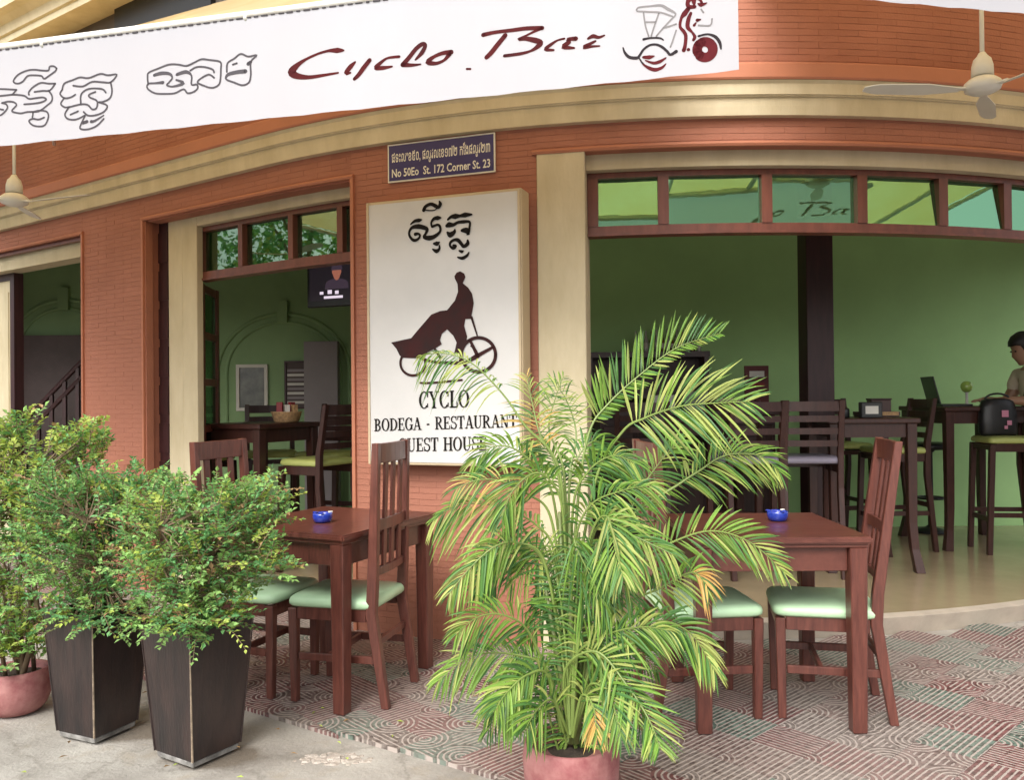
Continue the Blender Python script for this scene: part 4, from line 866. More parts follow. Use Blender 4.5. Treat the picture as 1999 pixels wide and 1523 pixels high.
def dining_chair(label, loc, rz, group='dark wooden dining chairs with mint seats', lean=.04):
    r = thing('dining_chair', label, 'chair', loc, rz, group); W = .385; D = .40; wd = M['wood_v']
    for sy in (-1, 1):
        mb = MB(); mb.bar([(D / 2 - .024, sy * (W / 2 - .021), 0), (D / 2 - .02, sy * (W / 2 - .021), .41)], Xa, [.032, .040], Ya, [.032, .040]); mb.obj('leg', wd, r, bevel=.003)
        mb = MB(); mb.bar([(-D / 2 - .050, sy * (W / 2 - .018), 0), (-D / 2 + .012, sy * (W / 2 - .018), .40), (-D / 2 + .005, sy * (W / 2 - .018), .52), (-D / 2 + .005 - lean, sy * (W / 2 - .020), 1.13)], Xa, [.034, .046, .044, .030], Ya, [.034, .036, .036, .036]); mb.obj('back_leg', wd, r, bevel=.003)
        mb = MB(); mb.bar([(-D / 2 - .012, sy * (W / 2 - .02), .20), (D / 2 - .045, sy * (W / 2 - .02), .20)], Za, .032, Ya, .018); mb.obj('stretcher', wd, r, bevel=.002)
        mb = MB(); mb.bar([(-D / 2 + .036, sy * (W / 2 - .018), .39), (D / 2 - .042, sy * (W / 2 - .018), .39)], Za, .055, Ya, .024); mb.obj('seat_rail', wd, r, bevel=.002)
    mb = MB(); mb.bar([(D / 2 - .02, -W / 2 + .042, .388), (D / 2 - .02, W / 2 - .042, .388)], Za, .055, Xa, .024); mb.obj('front_rail', wd, r, bevel=.002)
    for x, z in ((.02, .2), (-D / 2 - .002, .27)):
        mb = MB(); mb.bar([(x, -W / 2 + .030, z), (x, W / 2 - .030, z)], Za, .03, Xa, .018); mb.obj('stretcher', wd, r, bevel=.002)
    bx = lambda z: -D / 2 + .005 - lean * (z - .52) / .61
    for z, h in ((1.085, .085), (.775, .05), (.575, .035)):
        mb = MB(); n = 6; mb.bar([(bx(z) - .012 * (1 - (2 * i / n - 1) ** 2), -W / 2 + .036 + (W - .072) * i / n, z) for i in range(n + 1)], Za, h, Xa, .020); mb.obj('top_rail' if z > 1 else 'back_rail', wd, r, bevel=.002)
    for y in (-.085, 0, .085):
        for za, zb_ in ((.592, .751), (.799, 1.043)):
            mb = MB(); mb.bar([(bx(za) - .010, y, za), (bx(zb_) - .010, y, zb_)], Ya, .036, Xa, .012); mb.obj('back_slat', wd, r, bevel=.002)
    mb = MB(); cushion(mb, D + .02, W + .015, .418, .048); mb.obj('seat', M['mint'], r, smooth=True)
    return r
def dining_table(label, loc, rz, w_=.70, d_=.70, h=.755):
    r = thing('dining_table', label, 'table', loc, rz, 'small square dining tables on the tiles')
    mb = MB(); mb.box((0, 0, h - .014), (w_, d_, .028)); mb.obj('tabletop', M['wood'], r, bevel=.007, seg=2)
    mb = MB(); mb.box((0, 0, h - .036), (w_ - .03, d_ - .03, .0155)); mb.obj('moulding', M['wood'], r, bevel=.003)
    q = .050
    for sx in (-1, 1):
        for sy in (-1, 1):
            mb = MB(); x, y = sx * (w_ / 2 - q), sy * (d_ / 2 - q); mb.bar([(x, y, 0), (x, y, h - .044)], Xa, [.056, .068], Ya, [.056, .068]); mb.obj('leg', M['wood_v'], r, bevel=.004)
    for sy in (-1, 1):
        mb = MB(); mb.box((0, sy * (d_ / 2 - q - .005), h - .092), (w_ - 2 * q - .070, .022, .094)); mb.obj('apron', M['wood'], r, bevel=.002)
        mb = MB(); mb.box((sy * (w_ / 2 - q - .005), 0, h - .092), (.022, d_ - 2 * q - .070, .094)); mb.obj('apron', M['wood'], r, bevel=.002)
    return r
TZ = .008
R = math.radians
tl = dining_table('dark wooden square table by the brick pier under the lightbox sign', (-.852, 3.99, TZ), R(64), w_=.76)
tr = dining_table('dark wooden square table to the right of the tall potted palm', (1.045, 3.62, TZ), R(-1), h=.768)
dining_chair('slatted dining chair facing the planters, its back in front of the lightbox sign', (-.75, 3.84, TZ), R(166), lean=.02)
dining_chair('slatted dining chair half hidden by the potted shrubs beside the left table', (-1.185, 3.97, TZ), R(-20))
dining_chair('slatted dining chair seen side on at the right edge of the right table', (1.30, 3.60, TZ), R(168), lean=.085)
dining_chair('slatted dining chair mostly hidden behind the palm at the right table', (.80, 3.62, TZ), R(5))
def ashtray(label, loc):
    r = thing('ashtray', label, 'ashtray', loc, .4, 'blue ashtrays on the dining tables')
    mb = MB(); mb.lathe((0, 0, 0), [(.030, .0), (.040, .004), (.045, .020), (.046, .036), (.043, .044), (.037, .044), (.034, .030), (.030, .012), (.0005, .010)], 24); mb.obj('bowl', M['blue_glass'], r, smooth=True)
    for k in range(3):
        a = 2 * math.pi * k / 3 + .3; mb = MB(); mb.box((.040 * math.cos(a), .040 * math.sin(a), .0445), (.020, .012, .006), (Vector((math.cos(a), math.sin(a), 0)), Vector((-math.sin(a), math.cos(a), 0)), Za)); mb.obj('rest', M['blue_glass'] if k else M['white'], r, bevel=.0015)
for px, py, z, lb in ((630, 1020, .755 + TZ, 'small cobalt blue ashtray on the table under the lightbox sign'), (1518, 1017, .768 + TZ, 'small cobalt blue ashtray on the table beside the palm')):
    p = at_z(px, py, z); ashtray(lb, (p.x, p.y, z + .0005))

def bar_chair(label, loc, rz, seatm='lime', k=1.0):
    r = thing('bar_chair', label, 'bar chair', loc, rz, 'tall dark bar chairs inside'); W = .40; D = .38; wd = M['wood_dark']; H = .80 * k
    for sy in (-1, 1):
        mb = MB(); mb.bar([(D / 2 + .01, sy * (W / 2 - .018), 0), (D / 2 - .02, sy * (W / 2 - .02), H - .045)], Xa, [.038, .042], Ya, [.038, .042]); mb.obj('leg', wd, r, bevel=.003)
        mb = MB(); mb.bar([(-D / 2 - .05, sy * (W / 2 - .018), 0), (-D / 2 + .012, sy * (W / 2 - .018), H * .75), (-D / 2 + .008, sy * (W / 2 - .018), H + .04), (-D / 2 - .055, sy * (W / 2 - .02), H + .39)], Xa, [.036, .044, .044, .032], Ya, .038); mb.obj('back_leg', wd, r, bevel=.003)
        mb = MB(); mb.bar([(-D / 2 - .005, sy * (W / 2 - .02), .30), (D / 2 - .02, sy * (W / 2 - .02), .30)], Za, .034, Ya, .02); mb.obj('stretcher', wd, r)
        mb = MB(); mb.bar([(-D / 2 + .036, sy * (W / 2 - .018), H - .07), (D / 2 - .042, sy * (W / 2 - .018), H - .07)], Za, .06, Ya, .026); mb.obj('seat_rail', wd, r)
    for x, z in ((D / 2 - .012, .26), (-D / 2 - .014, .36), (D / 2 - .02, H - .07)):
        mb = MB(); mb.bar([(x, -W / 2 + .038, z), (x, W / 2 - .038, z)], Za, .036, Xa, .022); mb.obj('stretcher', wd, r)
    for q in range(4):
        z = H + .10 + q * .083; mb = MB(); x = -D / 2 + .004 - .06 * (z - H - .04) / .35
        mb.bar([(x - .012 * (1 - (2 * i / 4 - 1) ** 2), -W / 2 + .038 + (W - .076) * i / 4, z) for i in range(5)], Za, .042 if q < 3 else .065, Xa, .018); mb.obj('back_slat', wd, r)
    mb = MB(); cushion(mb, D + .01, W + .01, H - .038, .05); mb.obj('seat', M[seatm], r, smooth=True)
    return r
def bar_table(label, loc, rz, h=1.04, w_=.62, flare=True):
    r = thing('bar_table', label, 'bar table', loc, rz, 'tall square bar tables inside')
    mb = MB(); mb.box((0, 0, h - .018), (w_, w_, .036)); mb.obj('tabletop', M['wood_dark'], r, bevel=.006)
    for sx in (-1, 1):
        for sy in (-1, 1):
            x, y = sx * (w_ / 2 - .05), sy * (w_ / 2 - .05); f = .035 if flare else 0
            mb = MB(); mb.bar([(x + sx * f, y + sy * f, 0), (x + sx * f * .3, y + sy * f * .3, .16), (x, y, .34), (x, y, h - .037)], Xa, [.062, .052, .056, .066], Ya, [.062, .052, .056, .066]); mb.obj('leg', M['wood_dark'], r, bevel=.003)
    for s in (-1, 1):
        mb = MB(); mb.box((0, s * (w_ / 2 - .05), h - .085), (w_ - .17, .024, .095)); mb.obj('apron', M['wood_dark'], r)
        mb = MB(); mb.box((s * (w_ / 2 - .05), 0, h - .085), (.024, w_ - .17, .095)); mb.obj('apron', M['wood_dark'], r)
    return r
# right-hand room
t1 = bar_table('dark bar table with a napkin box and menu tray, behind the right dining table', (2.50, 6.10, FZ), R(-4), h=1.06)
t2 = bar_table('dark bar table with the open laptop near the green wall', (3.72, 6.95, FZ), R(2), h=1.12, w_=.74)
bar_chair('ladder back bar chair with grey violet seat, its back towards the street', (2.03, 5.86, FZ), R(84), 'violet')
bar_chair('bar chair with lime seat tucked behind the napkin box table', (3.02, 6.72, FZ), R(182), 'lime')
bar_chair('bar chair with lime seat beside the standing person, black bag on it', (3.82, 6.55, FZ), R(172), 'lime', 1.10)
bar_chair('dim ladder back bar chair left of the timber post behind the palm', (1.72, 6.35, FZ), R(60), 'violet')
bar_table('dim bar table left of the timber post behind the palm', (1.42, 6.62, FZ), R(6), h=1.06)
bar_chair('dim bar chair in front of the bar counter near the cream pillar', (.98, 6.35, FZ), R(80), 'lime')
bar_chair('ladder back bar chair left of the grey violet seated one, behind the palm', (1.60, 5.85, FZ), R(98), 'violet')
bar_chair('dim bar chair between the timber post and the laptop table', (2.85, 7.35, FZ), R(-80), 'lime')
# left-hand room
bar_chair('dim bar chair right of the basket table at the back of the left room', (-1.50, 6.85, FZ), R(-110), 'lime')
bar_table('dark bar table with straw basket seen through the left doorway', (-1.86, 6.25, FZ), R(-30), h=1.06)
bar_chair('ladder back bar chair right of the basket table, close to the brick pier', (-1.40, 6.08, FZ), R(150), 'lime')
bar_chair('bar chair behind the basket table in the left doorway', (-1.98, 6.95, FZ), R(-70), 'lime')
bar_chair('bar chair left of the basket table against the folded door leaf', (-2.42, 6.55, FZ), R(-15), 'lime')

# things on the tables -------------------------------------------------------------------------
def on_table(t, px, py_guess, h):
    p = at_y(px, py_guess, t.location.y); return p
b = FZ + 1.06 + .0005
p = on_table(t1, 1685, 800, b); r = thing('napkin_box', 'black napkin box with a white label on the nearer bar table', 'box', (p.x - .02, 5.93, b), R(-10))
mb = MB(); mb.box((0, 0, .055), (.14, .09, .11)); mb.obj('body', M['black'], r, bevel=.006); mb = MB(); mb.box((0, -.0462, .055), (.085, .002, .055)); mb.obj('paper_label', M['paper'], r)
p = at_y(1648, 800, 5.98); r = thing('pepper_pot', 'small dark pot left of the napkin box', 'pot', (max(p.x, 2.25), 5.98, b)); mb = MB(); mb.lathe((0, 0, 0), [(.03, 0), (.036, .01), (.036, .055), (.032, .065), (.02, .07)], 16); mb.obj('body', M['black'], r, smooth=True); mb = MB(); mb.lathe((0, 0, .0702), [(.021, 0), (.021, .008), (.006, .012)], 16); mb.obj('lid', M['wood_dark'], r, smooth=True)
r = thing('serving_tray', 'flat dark tray at the back of the nearer bar table', 'tray', (2.66, 6.18, b), R(-4)); mb = MB(); mb.box((0, 0, .006), (.26, .2, .010)); mb.obj('base', M['wood_dark'], r, bevel=.002)
for s in (-1, 1):
    mb = MB(); mb.box((s * .128, 0, .024), (.012, .2, .026)); mb.obj('rim', M['wood_dark'], r); mb = MB(); mb.box((0, s * .095, .024), (.243, .012, .026)); mb.obj('rim', M['tan_basket'] if s < 0 else M['wood_dark'], r)
r = thing('menu_box', 'dark wooden menu box standing on the flat tray', 'box', (2.68, 6.18, b + .0115), R(-4)); mb = MB(); mb.box((0, 0, .055), (.14, .10, .11)); mb.obj('body', M['wood_dark'], r, bevel=.003); mb = MB(); mb.box((0, 0, .116), (.15, .11, .012)); mb.obj('lid', M['maroon'], r, bevel=.003)
b2 = FZ + 1.12 + .0005
p = at_y(1846, 775, 6.93); r = thing('laptop', 'open black laptop on the far bar table', 'laptop', (p.x + .04, 6.93, b2), R(80))
mb = MB(); mb.box((0, 0, .009), (.33, .23, .018)); mb.obj('base', M['black'], r, bevel=.003)
mb = MB(); a = R(14); mb.box((0, .125 + .115 * math.sin(a), .020 + .115 * math.cos(a)), (.33, .010, .23), (Xa, Vector((0, math.cos(a), -math.sin(a))), Vector((0, math.sin(a), math.cos(a))))); lid = mb.obj('lid', M['black'], r, bevel=.002)
mb = MB(); mb.box((0, .1193 + .115 * math.sin(a), .020 + .115 * math.cos(a)), (.30, .0015, .20), (Xa, Vector((0, math.cos(a), -math.sin(a))), Vector((0, math.sin(a), math.cos(a))))); mb.obj('screen', M['dark_panel'], lid)
p = at_y(1887, 760, 7.05); r = thing('table_lamp', 'small green glass globe lamp on a pale foot beside the laptop', 'lamp', (p.x, 7.05, b2))
mb = MB(); mb.lathe((0, 0, 0), [(.045, 0), (.045, .008), (.012, .02), (.010, .10), (.016, .112)], 18); mb.obj('foot', M['paper'], r, smooth=True); mb = MB(); mb.lathe((0, 0, .112), [(.016, 0), (.036, .014), (.047, .042), (.044, .066), (.028, .086), (.012, .092)], 20); mb.obj('globe', M['green_glass'], r, smooth=True)
# black bag on the stool
r = thing('shoulder_bag', 'black bag with a pink print on the lime bar chair by the person', 'bag', (3.77, 6.57, FZ + .895), R(-8))
mb = MB(); vs = []; n = 18
for z, k in ((0, .9), (.02, 1.0), (.12, 1.03), (.22, .96), (.27, .84), (.285, .6)):
    for i in range(n):
        t = 2 * math.pi * i / n; c, s = math.cos(t), math.sin(t); vs.append((math.copysign(abs(c) ** .5, c) * .135 * k, math.copysign(abs(s) ** .7, s) * .062 * k * (1 - .5 * z), z + .004 * math.sin(3 * t)))
mb.add(vs, [tuple(range(n))[::-1], tuple(5 * n + i for i in range(n))] + [(q * n + i, q * n + (i + 1) % n, q * n + n + (i + 1) % n, q * n + n + i) for q in range(5) for i in range(n)]); mb.obj('body', M['black'], r, smooth=True)
mb = MB(); mb.tube([(-.09, 0, .27)] + [(-.09 * math.cos(math.pi * i / 10), 0, .275 + .05 * math.sin(math.pi * i / 10)) for i in range(1, 10)] + [(.09, 0, .27)], .008, 8); mb.obj('handle', M['black'], r, smooth=True)
mb = MB()
for cx, cz, rr in ((.03, .17, .032), (.06, .10, .022), (.035, .065, .016)): mb.lathe((0, 0, 0), [(rr, 0), (rr * .7, .002)], 12) if 0 else mb.box((cx, -.0655 - .001 * (cz < .1), cz), (rr * 1.5, .003, rr * 1.6))
o = mb.obj('print', flat('pink_print', (.55, .22, .32), .6), r); tag(o, kind='stuff')

# bar counter, shelf and bottles behind the palm
r = thing('bar_counter', 'long dark bar counter along the green wall left of the timber post', 'counter', (1.45, 7.25, FZ))
mb = MB(); mb.box((0, 0, .53), (1.45, .50, 1.06)); mb.obj('front', M['maroon'], r); mb = MB(); mb.box((0, -.03, 1.082), (1.52, .62, .044)); mb.obj('worktop', M['wood_dark'], r, bevel=.005)
for k in range(5):
    mb = MB(); mb.box((-.575 + k * .2875, -.258, .55), (.25, .016, .86)); mb.obj('panel', M['wood_dark'], r, bevel=.004)
r = thing('bottle_shelf', 'dark back bar shelf against the wall beside the cream pillar', 'shelf', (1.22, 7.66, FZ))
for x in (-.52, .52):
    mb = MB(); mb.box((x, 0, .80), (.04, .24, 1.60)); mb.obj('side', M['wood_dark'], r)
for z in (.4, .85, 1.22, 1.60):
    mb = MB(); mb.box((0, 0, z), (1.0 if z < 1.5 else 1.10, .25, .03 if z < 1.5 else .05)); mb.obj('shelf', M['wood_dark'], r)
mb = MB(); mb.box((0, .115, .8), (1.0, .012, 1.58)); mb.obj('back_board', M['maroon'], r)
bp = None; bm_ = [flat('clear_bottle_glass', (.42, .42, .38), .15), flat('amber_bottle_glass', (.16, .07, .02), .12), flat('pale_bottle_label', (.55, .52, .46), .5)]
rnd = random.Random(11)
for k in range(13):
    r = thing('bottle', 'bottle standing in the row on top of the back bar shelf', 'bottle', (1.22 - .10 + k * .047, 7.62 + rnd.uniform(-.03, .03), FZ + 1.6255), 0, 'bottles on top of the back bar shelf')
    s = rnd.uniform(.85, 1.15); mb = MB(); mb.lathe((0, 0, 0), [(.018, 0), (.02, .005), (.02, .10 * s), (.008, .14 * s), (.008, .18 * s), (.0095, .185 * s)], 10); mb.obj('body', bm_[k % 2], r, smooth=True)
    mb = MB(); mb.lathe((0, 0, .03), [(.0206, 0), (.0206, .05 * s)], 10, cap=False); mb.obj('label', bm_[2], r, smooth=True)
r = thing('poster_stand', 'dark red framed menu stand on the bar counter', 'menu stand', (2.06, 7.12, FZ + 1.1045), R(6))
mb = MB(); mb.box((0, 0, .19), (.21, .02, .36)); mb.obj('board', flat('oxblood_board', (.10, .018, .018), .5), r, bevel=.003); mb = MB(); mb.box((0, .03, .008), (.16, .10, .014)); mb.obj('foot', M['black'], r)
for k, (z, h, c) in enumerate(((.30, .05, M['paper']), (.21, .03, M['red_cloth']), (.13, .05, M['dark_panel']))):
    mb = MB(); mb.box((.01 * k, -.0112, z), (.13 - .02 * k, .0014, h)); mb.obj('printed_panel', c, r)
for k, x in enumerate((1.25, 1.52, 1.78)):
    r = thing('carton', ['pale carton left on the bar counter', 'grey green carton in the middle of the bar counter', 'cream carton right on the bar counter'][k], 'carton', (x, 7.06, FZ + 1.1045), R(5 * k - 5)); mb = MB(); h = (.13, .16, .10)[k]
    mb.box((0, 0, h / 2), (.20, .16, h)); mb.obj('box', [M['paper'], flat('sage_card', (.25, .30, .22), .7), M['cream']][k], r, bevel=.003); mb = MB(); mb.box((0, 0, h + .0012), (.05, .16, .002)); mb.obj('tape', M['tan_basket'], r)

# left room: television, frames, stair
p = at_y(655, 548, 6.1); r = thing('television', 'black flat television hung high inside the left doorway showing a programme', 'television', (p.x + .05, 6.1, p.z), R(-22))
mb = MB(); mb.box((0, 0, 0), (.58, .05, .37)); mb.obj('housing', M['black'], r, bevel=.006)
scr = MB(); scr.box((0, -.0262, .01), (.53, .002, .30)); so_ = scr.obj('screen', emission('dark_screen', (.006, .004, .006), 1.0), r)
mb = MB(); N = 16; mb.add([(-.03 + .040 * math.cos(2 * math.pi * i / N) * (1 - .2 * (math.sin(2 * math.pi * i / N) < 0)), -.0285, .06 + .058 * math.sin(2 * math.pi * i / N)) for i in range(N)], [tuple(range(N))]); mb.obj('picture', emission('screen_face_glow', (.16, .055, .036), 1.0), so_)
mb = MB(); mb.add([(-.028 + .047 * math.cos(math.pi * i / 12), -.0288, .075 + .052 * math.sin(math.pi * i / 12) ** .7) for i in range(13)], [tuple(range(13))]); mb.add([(-.03 + .10 * math.cos(math.pi * i / 12), -.0284, -.06 + .075 * math.sin(math.pi * i / 12) ** .5) for i in range(13)], [tuple(range(13))]); mb.obj('picture', emission('screen_dark_figure', (.022, .014, .022), 1.0), so_)
mb = MB()
for x, z, w2, h2 in ((-.16, -.085, .03, .02), (-.09, -.08, .035, .028), (-.03, -.085, .03, .024), (-.06, -.118, .16, .018)): mb.box((x, -.0284, z), (w2, .0012, h2))
o = mb.obj('caption_glow', emission('screen_caption', (.42, .36, .42), 1.0), so_); tag(o, kind='stuff')
mb = MB(); mb.tube([(0, .03, .02), (0, .12, .06), (0, .12, 3.3 - p.z)], .018, 8); mb.obj('ceiling_bracket', M['black'], r)
def wall_frame(name, label, px0, py0, px1, py1, border, kind):
    a, b_ = at_y(px0, py0, 9.2), at_y(px1, py1, 9.2); cx, cz = (a.x + b_.x) / 2, (a.z + b_.z) / 2; w2, h2 = abs(b_.x - a.x), abs(a.z - b_.z)
    r = thing(name, label, name.replace('_', ' '), (cx, 9.185, cz - h2 / 2))
    for x, z, ww, hh in ((0, h2 - border / 2, w2, border), (0, border / 2, w2, border), (-w2 / 2 + border / 2, h2 / 2, border, h2 - 2 * border - .001), (w2 / 2 - border / 2, h2 / 2, border, h2 - 2 * border - .001)):
        mb = MB(); mb.box((x, 0, z), (ww, .03, hh)); mb.obj('moulding', M['paper'] if kind == 0 else M['maroon'], r)
    mb = MB(); mb.box((0, .006, h2 / 2), (w2 - 2 * border, .012, h2 - 2 * border)); mb.obj('picture' if kind == 0 else 'board', mat(name + '_art', (.012, .016, .012), .3, vscale=7, col2=(.14, .15, .12)) if kind == 0 else M['dark_panel'], r)
    return r, w2, h2
wall_frame('picture_frame', 'white framed dark picture on the green wall seen through the left doorway', 462, 712, 524, 802, .035, 0)
r, w2, h2 = wall_frame('menu_board', 'striped menu board on the green wall right of the white picture frame', 556, 705, 616, 798, .02, 1)
for k in range(8):
    mb = MB(); mb.box((0, -.002, h2 * (.80 - k * .095)), (w2 - .06, .004, h2 * .055)); mb.obj('menu_strip', M['paper'] if k % 2 else M['grey_panel'], r)
a, b_ = at_y(598, 668, 9.19), at_y(664, 800, 9.19)
r = thing('wall_cupboard', 'tall pale grey cupboard door at the right of the arch on the far wall', 'cupboard', ((a.x + b_.x) / 2, 9.13, FZ)); mb = MB(); h2 = a.z - FZ
mb.box((0, 0, h2 / 2), (b_.x - a.x, .12, h2)); mb.obj('door', M['grey_panel'], r, bevel=.003); mb = MB(); mb.box((b_.x - a.x) * .42 * Xa + Vector((0, -.07, 1.0)), (.02, .03, .14)); mb.obj('handle', M['steel'], r)
p = at_y(566, 822, 6.18); r = thing('straw_basket', 'round straw basket with red and white packets on the bar table in the left doorway', 'basket', (-1.66, 6.22, FZ + 1.0605))
mb = MB(); mb.lathe((0, 0, 0), [(.075, 0), (.09, .01), (.11, .075), (.115, .08), (.105, .08), (.085, .02), (.0005, .015)], 22); mb.obj('bowl', M['tan_basket'], r, smooth=True)
for k, (x, y, c) in enumerate(((-.05, .0, 'red_cloth'), (.03, .03, 'red_cloth'), (.02, -.05, 'paper'), (-.03, .05, 'paper'), (.06, -.01, 'tan_basket'))):
    mb = MB(); mb.box((x, y, .085), (.045, .03, .13 if k < 2 else .09), (Vector((math.cos(k), math.sin(k), 0)), Vector((-math.sin(k), math.cos(k), 0)), Za)); mb.obj('packet', M[c], r, bevel=.003)
# stair behind the far-left opening
a = at_y(40, 655, 9.1); c = at_y(160, 700, 9.1)
r = thing('staircase', 'dark stair with two sloping handrails behind the far left opening', 'staircase', (a.x + .5, 8.95, FZ))
o_ = r.location
mb = MB(); mb.box((.1, .17, (a.z - FZ) / 2), (1.6, .03, a.z - FZ)); mb.obj('stair_panel', M['dark_panel'], r)
pA, pB = at_y(44, 826, 8.75) - o_, at_y(160, 706, 8.75) - o_
for dz in (0, -.16):
    mb = MB(); mb.tube([pA + Vector((-.25, 0, dz - .25 * (pB.z - pA.z) / (pB.x - pA.x))), pB + (pB - pA) * .8 + Vector((0, 0, dz))], .026, 8); mb.obj('handrail', M['maroon'], r)
for k in range(7):
    q = pA.lerp(pB, .05 + k * .22); mb = MB(); mb.box((q.x, q.y, (q.z - .02) / 2), (.035, .035, q.z - .02)); mb.obj('baluster', M['maroon'], r)
for k in range(6):
    q = pA.lerp(pB, .1 + k * .27); hh = max(.1, q.z - .85); mb = MB(); mb.box((q.x + .05, .05, hh / 2), (.15, .22, hh)); mb.obj('step', M['wood_dark'], r)

# --- the person leaning on the far bar table
def skinned(name, verts, edges, m, parent, sub=2, root=0):
    me = bpy.data.meshes.new(name); me.from_pydata([v[0] for v in verts], edges, []); o = bpy.data.objects.new(name, me); COL.objects.link(o)
    md = o.modifiers.new('skin', 'SKIN'); md.use_smooth_shade = True
    for i, v in enumerate(verts):
        sv = me.skin_vertices[0].data[i]; rr = v[1] if isinstance(v[1], tuple) else (v[1], v[1]); sv.radius = rr; sv.use_root = (i == root)
    sb = o.modifiers.new('sub', 'SUBSURF'); sb.levels = sub; sb.render_levels = sub
    dg = bpy.context.evaluated_depsgraph_get(); m2 = bpy.data.meshes.new_from_object(o.evaluated_get(dg), depsgraph=dg); bpy.data.objects.remove(o); bpy.data.meshes.remove(me)
    m2.materials.clear(); m2.materials.append(m)
    for p in m2.polygons: p.use_smooth = True
    return link(name, m2, parent)
per = thing('person', 'person in a beige shirt and khaki apron leaning over the far bar table', 'person', (4.255, 6.72, FZ))
V = [((0, 0, .92), (.125, .15)), ((-.02, 0, 1.10), (.11, .14)), ((-.06, 0, 1.27), (.115, .165)), ((-.085, 0, 1.36), (.10, .15)), ((-.12, 0, 1.44), .055), ((-.145, 0, 1.49), .05),          # 0-5 trunk to neck
     ((.0, .10, .86), .09), ((.0, .10, .48), .062), ((.02, .10, .09), .042), ((-.14, .10, .035), .035),                # 6-9
     ((.0, -.10, .86), .09), ((-.02, -.10, .48), .062), ((.03, -.10, .09), .042), ((-.13, -.10, .035), .035),         # 10-13
     ((-.08, -.19, 1.345), .062), ((-.22, -.22, 1.16), .046), ((-.42, -.14, 1.165), .032), ((-.48, -.12, 1.165), (.036, .018)),   # 14-17 near arm
     ((-.08, .19, 1.345), .062), ((-.20, .23, 1.14), .046), ((-.38, .15, 1.165), .032), ((-.44, .13, 1.165), (.036, .018))]       # 18-21
E_ = [(0, 1), (1, 2), (2, 3), (3, 4), (4, 5), (0, 6), (6, 7), (7, 8), (8, 9), (0, 10), (10, 11), (11, 12), (12, 13), (3, 14), (14, 15), (15, 16), (16, 17), (3, 18), (18, 19), (19, 20), (20, 21)]
for base, sgn_ in ((17, 1), (21, -1)):
    bx_, by_, bz_ = V[base][0]
    for k in range(4):
        i = len(V); L_ = (.040, .048, .046, .034)[k]; yy = by_ + (k - 1.5) * .019
        V += [((bx_ - .045, yy, bz_ + .002), .0085), ((bx_ - .045 - L_ * .6, yy, bz_ - .004), .008), ((bx_ - .045 - L_, yy, bz_ - .014), .0065)]; E_ += [(base, i), (i, i + 1), (i + 1, i + 2)]
    i = len(V); V += [((bx_ - .012, by_ + sgn_ * .040, bz_ - .002), .010), ((bx_ - .045, by_ + sgn_ * .058, bz_ - .010), .008)]; E_ += [(base, i), (i, i + 1)]
# head: its own chain of rings, joined to the neck
hd = Vector((-.185, 0, 1.575)); tilt = R(24)
i = len(V)
body = skinned('body', V, E_, M['skin'], per, 2)
mb = MB(); N = 20; rings = [(-.115, .030, .028, -.045), (-.105, .048, .042, -.035), (-.08, .066, .056, -.02), (-.05, .080, .066, -.008), (-.02, .088, .072, .0), (.015, .092, .075, .004), (.05, .090, .074, .008), (.08, .078, .066, .012), (.105, .052, .046, .014), (.118, .018, .016, .014)]
vs = []
for z, rx, ry, ox in rings:
    for k in range(N):
        t = 2 * math.pi * k / N; x, y = ox - rx * math.cos(t), ry * math.sin(t)
        front = max(0, math.cos(t)) ** 12
        if abs(z + .02) < .001: x -= .024 * front
        if abs(z + .05) < .001: x -= .012 * front
        if abs(z - .015) < .001: x += .006 * max(0, math.cos(t)) ** 3
        vs.append((x, y, z))
fs = [tuple(range(N))[::-1], tuple((len(rings) - 1) * N + k for k in range(N))] + [(q * N + k, q * N + (k + 1) % N, q * N + N + (k + 1) % N, q * N + N + k) for q in range(len(rings) - 1) for k in range(N)]
Mh = Matrix.Translation(hd) @ Matrix.Rotation(-tilt, 4, 'Y')
mb.add([Mh @ Vector(v) for v in vs], fs)
# merge the head into the body mesh so that the figure stays one surface
hm = mb.mesh('head', M['skin'], smooth=True); bmx = bmesh.new(); bmx.from_mesh(body.data); bmx.from_mesh(hm); bmx.to_mesh(body.data); bmx.free()
for p in body.data.polygons: p.use_smooth = True
mb = MB(); vs = []
for z, rx, ry, ox in [(-.045, .092, .078, .014), (-.01, .099, .083, .012), (.03, .106, .086, .010), (.06, .107, .086, .010), (.09, .096, .079, .012), (.122, .064, .058, .014), (.138, .018, .018, .016)]:
    for k in range(N):
        t = 2 * math.pi * k / N; x = ox - rx * math.cos(t); zz = z
        if math.cos(t) > .45 and z < .06: x = ox - rx * .45 + (math.cos(t) - .45) * -.03; zz = z + .06 * (math.cos(t) - .45)
        vs.append(Mh @ Vector((x, ry * math.sin(t), zz)))
mb.add(vs, [tuple(6 * N + k for k in range(N))] + [(q * N + k, q * N + (k + 1) % N, q * N + N + (k + 1) % N, q * N + N + k) for q in range(6) for k in range(N)]); mb.obj('hair', M['hair'], per, smooth=True)
for s in (-1, 1):
    mb = MB(); c = [Mh @ Vector((.008 + .014 * math.cos(t), s * .077, -.012 + .026 * math.sin(t))) for t in [2 * math.pi * k / 10 for k in range(10)]]; c2 = [v + Vector((.004, s * .010, 0)) for v in c]
    mb.add(c + c2, [tuple(range(10)), tuple(range(10, 20))] + [(k, (k + 1) % 10, 10 + (k + 1) % 10, 10 + k) for k in range(10)]); mb.obj('ear', M['skin'], per, smooth=True)
    mb = MB(); mb.lathe(Mh @ Vector((-.083, s * .030, .012)), [(.0035, -.007), (.009, 0), (.0035, .007)], 8); mb.obj('eye', M['black'], per, smooth=True)
